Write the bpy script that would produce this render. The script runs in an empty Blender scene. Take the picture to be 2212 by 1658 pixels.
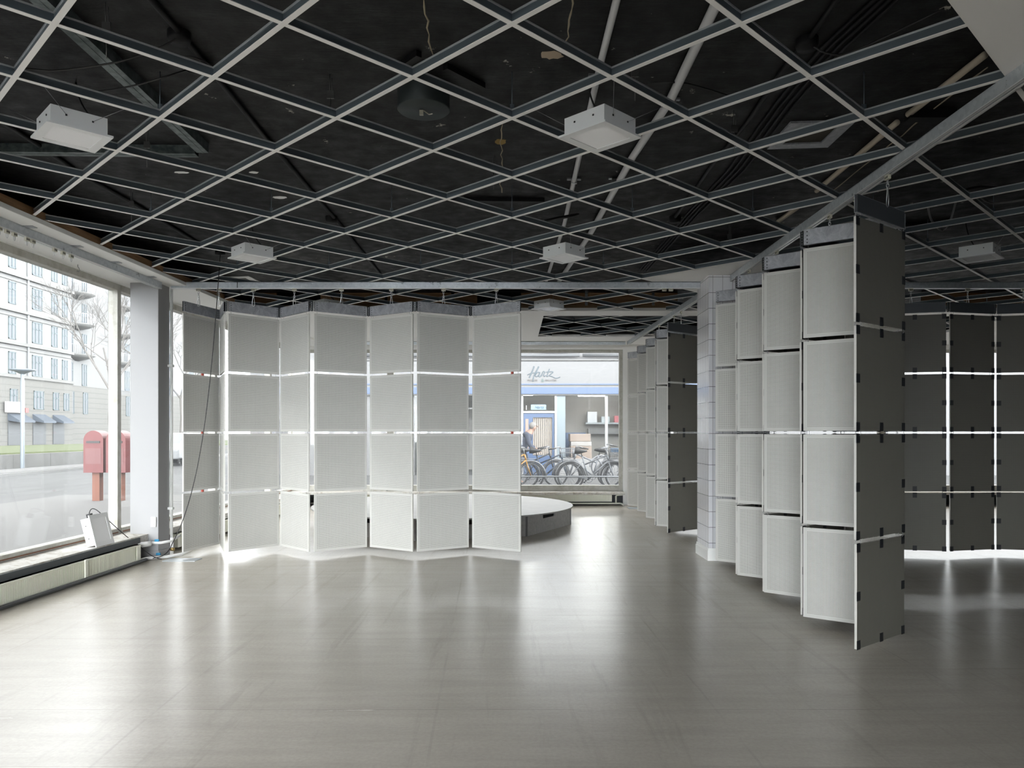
import bpy, bmesh, math, random
from mathutils import Vector, Matrix
random.seed(7)
C = bpy.context.scene.collection
SC = bpy.context.scene

# ------------------------------------------------------------------ camera, sky, exposure
cam_d = bpy.data.cameras.new('camera'); cam = bpy.data.objects.new('camera', cam_d); C.objects.link(cam)
cam.location = (0, 0, 1.30); cam.rotation_euler = (math.pi / 2, 0, 0)
cam_d.sensor_fit = 'HORIZONTAL'; cam_d.sensor_width = 36; cam_d.lens = 1645 / 2212 * 36
cam_d.shift_y = (934 - 829) / 2212; cam_d.clip_start = 0.05; cam_d.clip_end = 600
SC.camera = cam
W = bpy.data.worlds.new('overcast_sky'); SC.world = W; W.use_nodes = True
wn = W.node_tree.nodes; wl = W.node_tree.links
bg = wn['Background']; bg.inputs['Strength'].default_value = 1.0
tc = wn.new('ShaderNodeTexCoord'); sep = wn.new('ShaderNodeSeparateXYZ'); cr = wn.new('ShaderNodeValToRGB')
wl.new(tc.outputs['Generated'], sep.inputs[0]); wl.new(sep.outputs['Z'], cr.inputs[0]); wl.new(cr.outputs[0], bg.inputs['Color'])
# sky shaped for front light: brighter behind the viewer, dimmer left and rear
def wmath(op, a, b):
    n = wn.new('ShaderNodeMath'); n.operation = op
    for i, v in enumerate((a, b)):
        if isinstance(v, (int, float)): n.inputs[i].default_value = v
        else: wl.new(v, n.inputs[i])
    return n.outputs[0]
def side(axis, sign): return wmath('MAXIMUM', wmath('MULTIPLY', sep.outputs[axis], sign), 0.0)
lobe = wmath('ADD', wmath('ADD', wmath('MULTIPLY', side('X', -1), -0.46), wmath('MULTIPLY', side('Y', -1), 0.45)), wmath('ADD', wmath('MULTIPLY', side('Y', 1), -0.48), 1.0))
hz = wn.new('ShaderNodeValToRGB'); wl.new(sep.outputs['Z'], hz.inputs[0]); he = hz.color_ramp.elements      # hazy bright band above the roofs, darker zenith
he[0].position = 0.0; he[0].color = (1, 1, 1, 1); he[1].position = 0.95; he[1].color = (0.08, 0.08, 0.08, 1); q = he.new(0.33); q.color = (0.9, 0.9, 0.9, 1); q = he.new(0.55); q.color = (0.30, 0.30, 0.30, 1)
wl.new(wmath('MULTIPLY', lobe, hz.outputs[0]), bg.inputs['Strength'])
cr.color_ramp.elements[0].position = 0.0; cr.color_ramp.elements[0].color = (0.94, 0.97, 1.0, 1)
cr.color_ramp.elements[1].position = 0.9; cr.color_ramp.elements[1].color = (1.0, 0.98, 0.95, 1)
vs = SC.view_settings; vs.view_transform = 'Standard'; vs.look = 'None'; vs.gamma = 1.0; vs.use_curve_mapping = False
vs.exposure = 4.8
cy = SC.cycles
cy.max_bounces = 12; cy.diffuse_bounces = 7; cy.glossy_bounces = 5; cy.transmission_bounces = 6; cy.transparent_max_bounces = 24
cy.caustics_reflective = False; cy.caustics_refractive = False; cy.sample_clamp_indirect = 6

# ------------------------------------------------------------------ materials
MATS = {}
def mat(name, col, rough=0.6, metal=0.0, spec=0.5, coat=0.0, emit=None, es=0.0):
    if name in MATS: return MATS[name]
    m = bpy.data.materials.new(name); m.use_nodes = True
    b = m.node_tree.nodes['Principled BSDF']
    b.inputs['Base Color'].default_value = (*col, 1); b.inputs['Roughness'].default_value = rough
    b.inputs['Metallic'].default_value = metal; b.inputs['Specular IOR Level'].default_value = spec
    if coat: b.inputs['Coat Weight'].default_value = coat
    if emit: b.inputs['Emission Color'].default_value = (*emit, 1); b.inputs['Emission Strength'].default_value = es
    MATS[name] = m; return m
def N(m, t, **kw):
    n = m.node_tree.nodes.new(t)
    for k, v in kw.items(): setattr(n, k, v)
    return n
def L(m, a, b): m.node_tree.links.new(a, b)
def bsdf(m): return m.node_tree.nodes['Principled BSDF']
def math_n(m, op, a, b=None, c=None):
    n = N(m, 'ShaderNodeMath', operation=op)
    for i, v in enumerate((a, b, c)):
        if v is None: continue
        if isinstance(v, (int, float)): n.inputs[i].default_value = v
        else: L(m, v, n.inputs[i])
    return n.outputs[0]
def mixc(m, fac, a, b):
    n = N(m, 'ShaderNodeMix', data_type='RGBA')
    if isinstance(fac, (int, float)): n.inputs[0].default_value = fac
    else: L(m, fac, n.inputs[0])
    for i, v in ((6, a), (7, b)):
        if isinstance(v, tuple): n.inputs[i].default_value = (*v, 1)
        else: L(m, v, n.inputs[i])
    return n.outputs[2]
def noise(m, scale, detail=4, rough=0.6, vec=None, dist=0.0, stretch=None):
    n = N(m, 'ShaderNodeTexNoise'); n.inputs['Scale'].default_value = scale
    n.inputs['Detail'].default_value = detail; n.inputs['Roughness'].default_value = rough; n.inputs['Distortion'].default_value = dist
    t = N(m, 'ShaderNodeTexCoord').outputs['Object'] if vec is None else vec
    if stretch:
        mp = N(m, 'ShaderNodeMapping'); mp.inputs['Scale'].default_value = stretch; L(m, t, mp.inputs[0]); t = mp.outputs[0]
    L(m, t, n.inputs['Vector']); return n.outputs['Fac']
def ramp(m, fac, stops):
    n = N(m, 'ShaderNodeValToRGB'); e = n.color_ramp.elements
    while len(e) < len(stops): e.new(0.5)
    for el, (p, c) in zip(e, stops): el.position = p; el.color = (*c, 1) if isinstance(c, tuple) else (c, c, c, 1)
    L(m, fac, n.inputs[0]); return n.outputs[0]
def bump(m, h, strength=0.3, dist=0.01):
    b = N(m, 'ShaderNodeBump'); b.inputs['Strength'].default_value = strength; b.inputs['Distance'].default_value = dist
    L(m, h, b.inputs['Height']); L(m, b.outputs[0], bsdf(m).inputs['Normal'])

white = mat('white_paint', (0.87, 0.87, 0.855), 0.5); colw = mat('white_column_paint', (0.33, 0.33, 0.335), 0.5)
white2 = mat('white_ceiling_board', (0.88, 0.875, 0.87), 0.7)
cream = mat('cream_enamel', (0.82, 0.82, 0.72), 0.35)
framem = mat('window_frame_paint', (0.60, 0.59, 0.54), 0.5)
m = framem; L(m, ramp(m, noise(m, 9, 6, 0.7), [(0.3, (0.36, 0.345, 0.29)), (0.55, (0.50, 0.49, 0.45))]), bsdf(m).inputs['Base Color'])
blackm = mat('black_rubber', (0.012, 0.012, 0.013), 0.5)
tape = mat('black_tape', (0.012, 0.014, 0.017), 0.45)
steel = mat('bright_steel', (0.55, 0.56, 0.57), 0.3, 0.9)
wire = mat('wire_steel', (0.30, 0.30, 0.31), 0.4, 0.7)
plastic = mat('ivory_plastic', (0.55, 0.53, 0.44), 0.5)
red = mat('red_plastic', (0.35, 0.05, 0.03), 0.5)
darkwall = mat('dark_painted_plaster', (0.022, 0.026, 0.03), 0.6)
greywall = mat('grey_plaster_wall', (0.05, 0.05, 0.05), 0.8)
blackpipe = mat('black_painted_pipe', (0.007, 0.007, 0.008), 0.5, spec=0.2)
whitepipe = mat('white_plastic_conduit', (0.74, 0.74, 0.76), 0.4)
beigepipe = mat('beige_plastic_conduit', (0.62, 0.54, 0.43), 0.5)
teal = mat('blue_valve_tag', (0.02, 0.22, 0.42), 0.4)
brass = mat('brass_fitting', (0.35, 0.25, 0.10), 0.4, 0.8)

galv = mat('galvanised_steel', (0.42, 0.45, 0.48), 0.32, 0.35); m = galv
v = N(m, 'ShaderNodeTexVoronoi'); v.inputs['Scale'].default_value = 45; L(m, N(m, 'ShaderNodeTexCoord').outputs['Object'], v.inputs['Vector'])
L(m, mixc(m, math_n(m, 'MULTIPLY', v.outputs['Color'], 0.7), (0.42, 0.46, 0.50), (0.62, 0.65, 0.68)), bsdf(m).inputs['Base Color'])
L(m, ramp(m, noise(m, 7, 5), [(0.3, 0.26), (0.7, 0.46)]), bsdf(m).inputs['Roughness'])
galvp = mat('dull_galvanised_plate', (0.36, 0.37, 0.40), 0.42, 0.35); m = galvp
L(m, ramp(m, noise(m, 14, 6, 0.65, dist=1.5), [(0.3, (0.26, 0.27, 0.29)), (0.5, (0.37, 0.38, 0.41)), (0.72, (0.50, 0.51, 0.54))]), bsdf(m).inputs['Base Color'])
gridw = mat('white_grid_enamel', (0.87, 0.86, 0.845), 0.45)
webm = mat('zinc_web', (0.15, 0.185, 0.215), 0.30, 0.35); lipm = mat('zinc_lip_highlight', (0.74, 0.78, 0.82), 0.2, 0.35)  # lip much paler than the web: a highlight painted into its colour
steeldark = mat('slotted_hinge_steel', (0.05, 0.055, 0.06), 0.4, 0.6)

slab = mat('black_painted_slab', (0.012, 0.012, 0.013), 0.55, spec=0.22); m = slab
t0 = N(m, 'ShaderNodeTexCoord').outputs['Object']
c1 = ramp(m, noise(m, 2.2, 7, 0.65, t0, stretch=(0.5, 3, 1)), [(0.3, (0.004, 0.004, 0.0045)), (0.7, (0.010, 0.010, 0.011))])
chips = ramp(m, noise(m, 6.5, 9, 0.72, t0), [(0.665, 0.0), (0.68, 1.0)])
L(m, mixc(m, chips, c1, (0.42, 0.40, 0.35)), bsdf(m).inputs['Base Color'])
L(m, ramp(m, noise(m, 9, 5, 0.6, t0), [(0.3, 0.42), (0.7, 0.7)]), bsdf(m).inputs['Roughness'])
bump(m, noise(m, 14, 6, 0.7, t0, stretch=(0.4, 2, 1)), 0.25, 0.02)

def perforated(name, base, hole, pitch=0.0092, rad=0.25, half=0.276):
    m = mat(name, base, 0.55)
    t = N(m, 'ShaderNodeTexCoord').outputs['Object']; s = N(m, 'ShaderNodeSeparateXYZ'); L(m, t, s.inputs[0])
    x, z = s.outputs['X'], s.outputs['Z']
    fx = math_n(m, 'SUBTRACT', math_n(m, 'FRACT', math_n(m, 'DIVIDE', math_n(m, 'ADD', x, 10.0), pitch)), 0.5)
    fz = math_n(m, 'SUBTRACT', math_n(m, 'FRACT', math_n(m, 'DIVIDE', math_n(m, 'ADD', z, 10.0), pitch)), 0.5)
    d = math_n(m, 'SQRT', math_n(m, 'ADD', math_n(m, 'MULTIPLY', fx, fx), math_n(m, 'MULTIPLY', fz, fz)))
    inside = math_n(m, 'LESS_THAN', d, rad)
    bx = math_n(m, 'LESS_THAN', math_n(m, 'ABSOLUTE', x), half); bz = math_n(m, 'LESS_THAN', math_n(m, 'ABSOLUTE', z), half)
    msk = math_n(m, 'MULTIPLY', inside, math_n(m, 'MULTIPLY', bx, bz))
    soil = ramp(m, noise(m, 5, 6, 0.7, t), [(0.3, tuple(c * 0.94 for c in base)), (0.7, base)])
    L(m, mixc(m, msk, soil, hole), bsdf(m).inputs['Base Color']); return m
perf = perforated('perforated_white_tile', (0.56, 0.555, 0.53), (0.09, 0.085, 0.075))
backm = perforated('grey_tile_back', (0.13, 0.126, 0.107), (0.175, 0.163, 0.135), 0.0092, 0.20)  # paler holes paint in the light coming through the perforations
edge = mat('tile_edge', (0.60, 0.59, 0.56), 0.6)

floorm = mat('worn_linoleum', (0.30, 0.29, 0.27), 0.3); m = floorm
t0 = N(m, 'ShaderNodeTexCoord').outputs['Object']
big = noise(m, 0.8, 7, 0.62, t0); across = noise(m, 2.2, 9, 0.68, t0, stretch=(0.45, 4.0, 1)); along = noise(m, 2.0, 8, 0.7, t0, 0.4, stretch=(5.0, 0.35, 1)); fine = noise(m, 55, 5, 0.65, t0)
c1 = ramp(m, big, [(0.3, (0.455, 0.418, 0.368)), (0.7, (0.55, 0.51, 0.455))])
c2 = mixc(m, ramp(m, across, [(0.42, 0.0), (0.72, 0.42)]), c1, (0.34, 0.31, 0.27))
c2 = mixc(m, ramp(m, along, [(0.55, 0.0), (0.75, 0.5)]), c2, (0.32, 0.292, 0.255))
c3 = mixc(m, ramp(m, fine, [(0.35, 0.22), (0.6, 0.0)]), c2, (0.31, 0.285, 0.25))
s = N(m, 'ShaderNodeSeparateXYZ'); L(m, t0, s.inputs[0])
def seam(coord, period, off, width):
    f = math_n(m, 'FRACT', math_n(m, 'DIVIDE', math_n(m, 'ADD', coord, off), period))
    return math_n(m, 'LESS_THAN', math_n(m, 'ABSOLUTE', math_n(m, 'SUBTRACT', f, 0.5)), width / period)
wob = math_n(m, 'MULTIPLY', math_n(m, 'SUBTRACT', noise(m, 2.5, 3, 0.5, t0), 0.5), 0.02)
sy = seam(math_n(m, 'ADD', s.outputs['Y'], wob), 0.615, 0.42, 0.0022)
sx = math_n(m, 'MULTIPLY', seam(math_n(m, 'ADD', s.outputs['X'], math_n(m, 'ADD', wob, math_n(m, 'MULTIPLY', s.outputs['Y'], 0.03))), 1.31, 0.9, 0.006), 0.3)
fade = ramp(m, noise(m, 1.1, 4, 0.6, t0), [(0.44, 0.0), (0.62, 0.55)])
sm = math_n(m, 'MULTIPLY', math_n(m, 'MAXIMUM', sy, sx), fade)
spots = ramp(m, noise(m, 3.3, 2, 0.5, t0), [(0.80, 0.0), (0.815, 0.7)])
c4 = mixc(m, sm, c3, (0.14, 0.13, 0.12))
L(m, mixc(m, spots, c4, (0.12, 0.115, 0.11)), bsdf(m).inputs['Base Color'])
L(m, math_n(m, 'MULTIPLY_ADD', across, 0.10, 0.205), bsdf(m).inputs['Roughness'])
bump(m, fine, 0.08, 0.004)

tile = mat('white_glazed_tile', (0.7, 0.7, 0.72), 0.12); m = tile
t0 = N(m, 'ShaderNodeTexCoord').outputs['Object']; s = N(m, 'ShaderNodeSeparateXYZ'); L(m, t0, s.inputs[0])
def grout(coord, period, off, w):
    f = math_n(m, 'FRACT', math_n(m, 'DIVIDE', math_n(m, 'ADD', coord, off), period))
    return math_n(m, 'LESS_THAN', f, w / period)
gz = grout(s.outputs['Z'], 0.159, 10.0, 0.004); gx = grout(math_n(m, 'ADD', s.outputs['X'], s.outputs['Y']), 0.10, 10.02, 0.003)
g = math_n(m, 'MAXIMUM', gz, gx)
L(m, mixc(m, g, (0.70, 0.70, 0.73), (0.06, 0.06, 0.07)), bsdf(m).inputs['Base Color'])

sillm = mat('chipped_sill_paint', (0.6, 0.59, 0.55), 0.7); m = sillm
t0 = N(m, 'ShaderNodeTexCoord').outputs['Object']
L(m, ramp(m, noise(m, 7, 9, 0.75, t0, 1.0), [(0.32, (0.25, 0.20, 0.16)), (0.42, (0.50, 0.47, 0.42)), (0.55, (0.66, 0.65, 0.62))]), bsdf(m).inputs['Base Color'])
bump(m, noise(m, 18, 8, 0.7, t0), 0.5, 0.02)
wood = mat('brown_timber', (0.30, 0.17, 0.08), 0.6); m = wood
L(m, ramp(m, noise(m, 3, 6, 0.6, stretch=(1, 1, 14)), [(0.3, (0.19, 0.095, 0.04)), (0.7, (0.42, 0.25, 0.13))]), bsdf(m).inputs['Base Color'])
osb = mat('grey_board', (0.42, 0.41, 0.40), 0.5); m = osb
L(m, ramp(m, noise(m, 8, 8, 0.7, stretch=(0.6, 3, 3)), [(0.3, (0.33, 0.325, 0.315)), (0.7, (0.47, 0.465, 0.455))]), bsdf(m).inputs['Base Color'])
osbedge = mat('dark_board_edge', (0.16, 0.165, 0.17), 0.6)
lampm = mat('white_lamp_enamel', (0.74, 0.75, 0.76), 0.35); lampd = mat('frosted_diffuser', (0.86, 0.86, 0.88), 0.18)

glass = bpy.data.materials.new('window_glass'); glass.use_nodes = True; m = glass
for n in list(m.node_tree.nodes): m.node_tree.nodes.remove(n)
out = N(m, 'ShaderNodeOutputMaterial'); tr = N(m, 'ShaderNodeBsdfTransparent'); tr.inputs[0].default_value = (0.955, 0.965, 0.965, 1)
gl = N(m, 'ShaderNodeBsdfGlossy'); gl.inputs['Roughness'].default_value = 0.02
tl = N(m, 'ShaderNodeBsdfTranslucent'); tl.inputs[0].default_value = (0.9, 0.93, 0.95, 1)
fr = N(m, 'ShaderNodeFresnel'); geo = N(m, 'ShaderNodeNewGeometry'); L(m, math_n(m, 'MULTIPLY_ADD', geo.outputs['Backfacing'], 1 / 1.3 - 1.3, 1.3), fr.inputs[0])   # same reflectance from both faces of the pane
mx = N(m, 'ShaderNodeMixShader'); my = N(m, 'ShaderNodeMixShader'); my.inputs[0].default_value = 0.02
L(m, tr.outputs[0], my.inputs[1]); L(m, tl.outputs[0], my.inputs[2])
L(m, fr.outputs[0], mx.inputs[0]); L(m, my.outputs[0], mx.inputs[1]); L(m, gl.outputs[0], mx.inputs[2]); L(m, mx.outputs[0], out.inputs[0])

# ------------------------------------------------------------------ mesh helpers
class MB:
    def __init__(s, M=None): s.v = []; s.f = []; s.m = []; s.sm = []; s.M = M
    def add(s, vs_, fs, mi=0, smooth=False, M=None):
        o = len(s.v); Mx = M if M is not None else s.M
        for p in vs_:
            p = Vector(p); s.v.append(tuple(Mx @ p) if Mx is not None else tuple(p))
        for f in fs: s.f.append(tuple(i + o for i in f)); s.m.append(mi); s.sm.append(smooth)
        return s
    def box(s, a, b, mi=0, M=None):
        x0, y0, z0 = (min(a[i], b[i]) for i in range(3)); x1, y1, z1 = (max(a[i], b[i]) for i in range(3))
        return s.add([(x0, y0, z0), (x1, y0, z0), (x1, y1, z0), (x0, y1, z0), (x0, y0, z1), (x1, y0, z1), (x1, y1, z1), (x0, y1, z1)],
                     [(0, 3, 2, 1), (4, 5, 6, 7), (0, 1, 5, 4), (1, 2, 6, 5), (2, 3, 7, 6), (3, 0, 4, 7)], mi, False, M)
    def prism(s, poly, z0, z1, mi=0, M=None, axis='z'):
        n = len(poly)
        def P(u, w, t): return (u, w, t) if axis == 'z' else ((u, t, w) if axis == 'y' else (t, u, w))
        vs_ = [P(u, w, z0) for u, w in poly] + [P(u, w, z1) for u, w in poly]
        fs = [tuple(range(n))[::-1], tuple(range(n, 2 * n))] + [(i, (i + 1) % n, n + (i + 1) % n, n + i) for i in range(n)]
        return s.add(vs_, fs, mi, False, M)
    def tube(s, pts, r, n=8, mi=0, closed=False, M=None, caps=True):
        pts = [Vector(p) for p in pts]; k = len(pts); rings = []; up = None
        for i, p in enumerate(pts):
            if closed: d = pts[(i + 1) % k] - pts[i - 1]
            else: d = pts[min(i + 1, k - 1)] - pts[max(i - 1, 0)]
            if d.length < 1e-9: d = Vector((0, 0, 1))
            d.normalize()
            if up is None:
                a = Vector((0, 0, 1)) if abs(d.z) < 0.9 else Vector((1, 0, 0)); up = (a - d * a.dot(d)).normalized()
            else:
                u2 = up - d * up.dot(d); up = u2.normalized() if u2.length > 1e-6 else up
            w = d.cross(up); rr = r[i] if isinstance(r, (list, tuple)) else r
            rings.append([p + (up * math.cos(2 * math.pi * j / n) + w * math.sin(2 * math.pi * j / n)) * rr for j in range(n)])
        vs_ = [q for rg in rings for q in rg]; fs = []
        for i in range(k if closed else k - 1):
            a = i * n; b = ((i + 1) % k) * n
            for j in range(n): fs.append((a + j, a + (j + 1) % n, b + (j + 1) % n, b + j))
        if not closed and caps: fs.append(tuple(range(n))[::-1]); fs.append(tuple((k - 1) * n + j for j in range(n)))
        return s.add(vs_, fs, mi, True, M)
    def ring(s, c, r, tr, u, w, n=20, t=6, mi=0, ell=1.0):
        c = Vector(c); u = Vector(u).normalized(); w = Vector(w).normalized()
        return s.tube([c + u * math.cos(2 * math.pi * i / n) * r + w * math.sin(2 * math.pi * i / n) * r * ell for i in range(n)], tr, t, mi, True)
    def lathe(s, prof, c=(0, 0, 0), n=24, mi=0, M=None):
        vs_ = []; fs = []; k = len(prof)
        for j in range(n):
            a = 2 * math.pi * j / n
            for r, z in prof: vs_.append((c[0] + r * math.cos(a), c[1] + r * math.sin(a), c[2] + z))
        for j in range(n):
            for i in range(k - 1): fs.append((j * k + i, ((j + 1) % n) * k + i, ((j + 1) % n) * k + i + 1, j * k + i + 1))
        return s.add(vs_, fs, mi, True, M)
    def mesh(s, name, mats):
        me = bpy.data.meshes.new(name); me.from_pydata(s.v, [], s.f); me.update()
        for mm in (mats if isinstance(mats, (list, tuple)) else [mats]): me.materials.append(mm)
        me.polygons.foreach_set('material_index', s.m); me.polygons.foreach_set('use_smooth', s.sm)
        bm = bmesh.new(); bm.from_mesh(me); bmesh.ops.recalc_face_normals(bm, faces=bm.faces); bm.to_mesh(me); bm.free()
        return me
    def build(s, name, mats, parent=None, bevel=0.0):
        o = bpy.data.objects.new(name, s.mesh(name, mats)); C.objects.link(o)
        if parent is not None: o.parent = parent
        if bevel:
            b = o.modifiers.new('bevel', 'BEVEL'); b.width = bevel; b.segments = 2; b.limit_method = 'ANGLE'
        return o
def link(name, me, parent=None, loc=(0, 0, 0), rz=0.0):
    o = bpy.data.objects.new(name, me); C.objects.link(o); o.location = loc; o.rotation_euler = (0, 0, rz)
    if parent is not None: o.parent = parent
    return o
def tag(o, label, cat, group=None, kind=None):
    o['label'] = label; o['category'] = cat
    if group: o['group'] = group
    if kind: o['kind'] = kind
    return o
def struct(o, label=None, cat=None):
    o['kind'] = 'structure'
    if label: o['label'] = label
    if cat: o['category'] = cat
    return o
def thing(name, loc, label, cat, group=None, rz=0.0):
    o = bpy.data.objects.new(name, None); C.objects.link(o); o.location = loc; o.rotation_euler = (0, 0, rz); o.empty_display_size = 0.1
    return tag(o, label, cat, group)
def copy_tree(o, parent=None):
    c = o.copy(); C.objects.link(c)
    if parent is not None: c.parent = parent
    for ch in list(o.children): copy_tree(ch, c)
    return c
def arc(c, r, a0, a1, n, plane='xz'):
    out_ = []
    for i in range(n + 1):
        a = a0 + (a1 - a0) * i / n; u, w = r * math.cos(a), r * math.sin(a)
        out_.append((c[0] + u, c[1], c[2] + w) if plane == 'xz' else ((c[0], c[1] + u, c[2] + w) if plane == 'yz' else (c[0] + u, c[1] + w, c[2])))
    return out_
def bez(p0, p1, p2, p3, n=14):
    p0, p1, p2, p3 = map(Vector, (p0, p1, p2, p3)); o = []
    for i in range(n + 1):
        t = i / n; o.append(p0 * (1 - t) ** 3 + p1 * 3 * t * (1 - t) ** 2 + p2 * 3 * t * t * (1 - t) + p3 * t ** 3)
    return o
def sag(a, b, d, n=14):
    a, b = Vector(a), Vector(b); return [a.lerp(b, i / n) - Vector((0, 0, d * 4 * (i / n) * (1 - i / n))) for i in range(n + 1)]

GZ = 2.90                      # underside of the suspended grid
SLAB = 3.14                    # underside of the black slab
BACK = 13.75                   # rear window wall
# left wall frame: u runs along the wall, v into the room
LW = Matrix.Translation((-4.17, 7.0, 0)) @ Matrix(((1, 0.024, 0, 0), (-0.024, 1, 0, 0), (0, 0, 1, 0), (0, 0, 0, 1)))   # (v, u, z)
UE = BACK - 7.0

# ------------------------------------------------------------------ shell
struct(MB().box((-4.4, -4.2, -0.08), (12.3, BACK + 0.1, 0)).build('floor', floorm))
struct(MB().box((-4.7, -4.2, SLAB), (12.3, BACK + 0.3, SLAB + 0.25)).build('ceiling', slab))
struct(MB().box((12.0, -4.2, 0), (12.2, BACK, SLAB)).build('wall_right', greywall))
b = MB(); b.box((0.5, -4.3, 0), (12.2, -4.1, SLAB), 0); b.box((-4.6, -4.3, 0), (0.5, -4.1, 0.25), 1); b.box((-4.6, -4.3, 2.80), (0.5, -4.1, SLAB), 1); struct(b.build('wall_front', [greywall, white]))
x0, x1 = -4.4, 0.5      # unseen window added behind the viewer for front light
b = MB(); b.box((x0, -4.26, 0.25), (x0 + 0.06, -4.16, 2.8)); b.box((x1 - 0.06, -4.26, 0.25), (x1, -4.16, 2.8)); b.box((x0 + 0.06, -4.26, 0.25), (x1 - 0.06, -4.16, 0.31)); b.box((x0 + 0.06, -4.26, 2.74), (x1 - 0.06, -4.16, 2.8))
w = b.build('window_20', [framem]); struct(w); MB().box((x0 + 0.05, -4.214, 0.3), (x1 - 0.05, -4.206, 2.75)).build('glass_pane', [glass], w)
b = MB(LW)
b.box((-0.06, -11.2, 0), (0.30, UE, 0.18), 0); b.box((-0.10, -11.2, 2.845), (0.06, UE, SLAB + 0.2), 1)
struct(b.build('wall_left', [darkwall, white]))
b = MB(LW); b.box((-0.08, -11.2, 2.855), (0.69, UE, 2.893), 0)
struct(b.build('trim_1', [white], bevel=0.003))
b = MB(LW); b.box((0.64, -11.0, 2.893), (0.68, UE - 3.85, 2.955), 0)
struct(b.build('trim_2', [wood]))
b = MB(LW); b.box((-0.05, -11.2, 0.18), (0.375, UE, 0.25), 0)
b.box((0.375, -11.2, 0.185), (0.39, 0.72, 0.238), 1)
struct(b.build('trim_3', [sillm, mat('slate_edge', (0.07, 0.08, 0.085), 0.6)]))
# left windows
mull = [-10.9, -7.8, -4.9, -2.0, 0.95, 3.4, 5.6]
for i in range(len(mull)):
    u0 = mull[i]; u1 = mull[i + 1] if i + 1 < len(mull) else UE - 0.05
    b = MB(LW); b.box((-0.05, u0 - 0.035, 0.25), (0.05, u0 + 0.035, 2.845), 0)
    b.box((-0.05, u0 + 0.035, 2.78), (0.05, u1 - 0.035, 2.846), 0); b.box((-0.05, u0 + 0.035, 0.25), (0.06, u1 - 0.035, 0.305), 0)
    w = b.build('window_%d' % (i + 1), [framem], bevel=0.004); struct(w)
    b = MB(LW); b.box((-0.004, u0 + 0.03, 0.30), (0.004, u1 - 0.03, 2.785), 0); b.build('glass_pane', [glass], w)
    b = MB(LW); b.box((0.052, u0 + 0.05, 0.262), (0.066, u1 - 0.05, 0.272), 0); b.build('rust_line', [mat('rust_paint', (0.22, 0.10, 0.06), 0.8)], w)
# rear wall: windows each side of a pale pier
b = MB(); b.box((-4.1, BACK, 0), (11.9, BACK + 0.2, 0.24), 0); b.box((-4.2, BACK, 2.80), (11.9, BACK + 0.2, SLAB + 0.2), 1); b.box((2.0, BACK - 0.02, 0), (2.42, BACK + 0.2, 2.8), 1)
struct(b.build('wall_back', [darkwall, white]))
nw = len(mull)
for i, (x0, x1) in enumerate(((-4.05, -2.2), (-2.2, 2.0), (2.42, 4.5), (4.5, 6.7), (6.7, 9.7), (9.7, 11.9))):
    b = MB(); b.box((x0, BACK + 0.02, 0.24), (x0 + 0.06, BACK + 0.12, 2.80)); b.box((x1 - 0.06, BACK + 0.02, 0.24), (x1, BACK + 0.12, 2.80))
    b.box((x0 + 0.06, BACK + 0.02, 2.75), (x1 - 0.06, BACK + 0.12, 2.80)); b.box((x0 + 0.06, BACK - 0.02, 0.24), (x1 - 0.06, BACK + 0.12, 0.35))
    w = b.build('window_%d' % (nw + 1 + i), [framem], bevel=0.004); struct(w)
    MB().box((x0 + 0.05, BACK + 0.06, 0.34), (x1 - 0.05, BACK + 0.068, 2.76)).build('glass_pane', [glass], w)
b = MB(); b.box((-4.0, BACK - 0.28, 0.20), (2.0, BACK, 0.245), 0); b.box((2.42, BACK - 0.28, 0.20), (11.9, BACK, 0.245), 0)
struct(b.build('trim_4', [sillm]))
# rear white ceiling boards round an opening
b = MB(); z0, z1 = GZ - 0.01, GZ + 0.03
b.box((-3.5, 9.95, z0), (11.9, 10.38, z1)); b.box((-3.5, 10.38, z0), (0.43, BACK, z1)); b.box((0.43, 12.62, z0), (11.9, BACK, z1)); b.box((6.9, 10.38, z0), (11.9, 12.62, z1))
struct(b.build('trim_5', [white2]))
b = MB()
for i in range(14):
    b.box((-3.4 + i * 0.88, 10.02, GZ + 0.03), (-3.4 + i * 0.88 + (0.84 if i % 3 else 0.3), 10.06, SLAB), 0)
b.box((-3.5, 10.0, GZ + 0.03), (11.9, 10.02, GZ + 0.07), 1)
struct(b.build('trim_6', [wood, mat('pale_batten', (0.35, 0.24, 0.13), 0.6)]))

# white square column on the left, tiled column in the middle
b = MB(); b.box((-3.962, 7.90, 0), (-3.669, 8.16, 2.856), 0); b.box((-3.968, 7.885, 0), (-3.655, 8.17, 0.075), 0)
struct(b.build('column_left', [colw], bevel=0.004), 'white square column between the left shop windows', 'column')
b = MB(); b.box((2.0, 7.74, 0), (2.62, 8.22, GZ), 0)
b.prism([(1.985, 7.725), (2.635, 7.725), (2.635, 8.235), (1.985, 8.235)], 0, 0.10, 1); b.box((1.992, 7.732, 0.10), (2.628, 8.228, 0.125), 1)
struct(b.build('column_tiled', [tile, white]), 'white tiled column beside the hanging screens', 'column')

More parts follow.
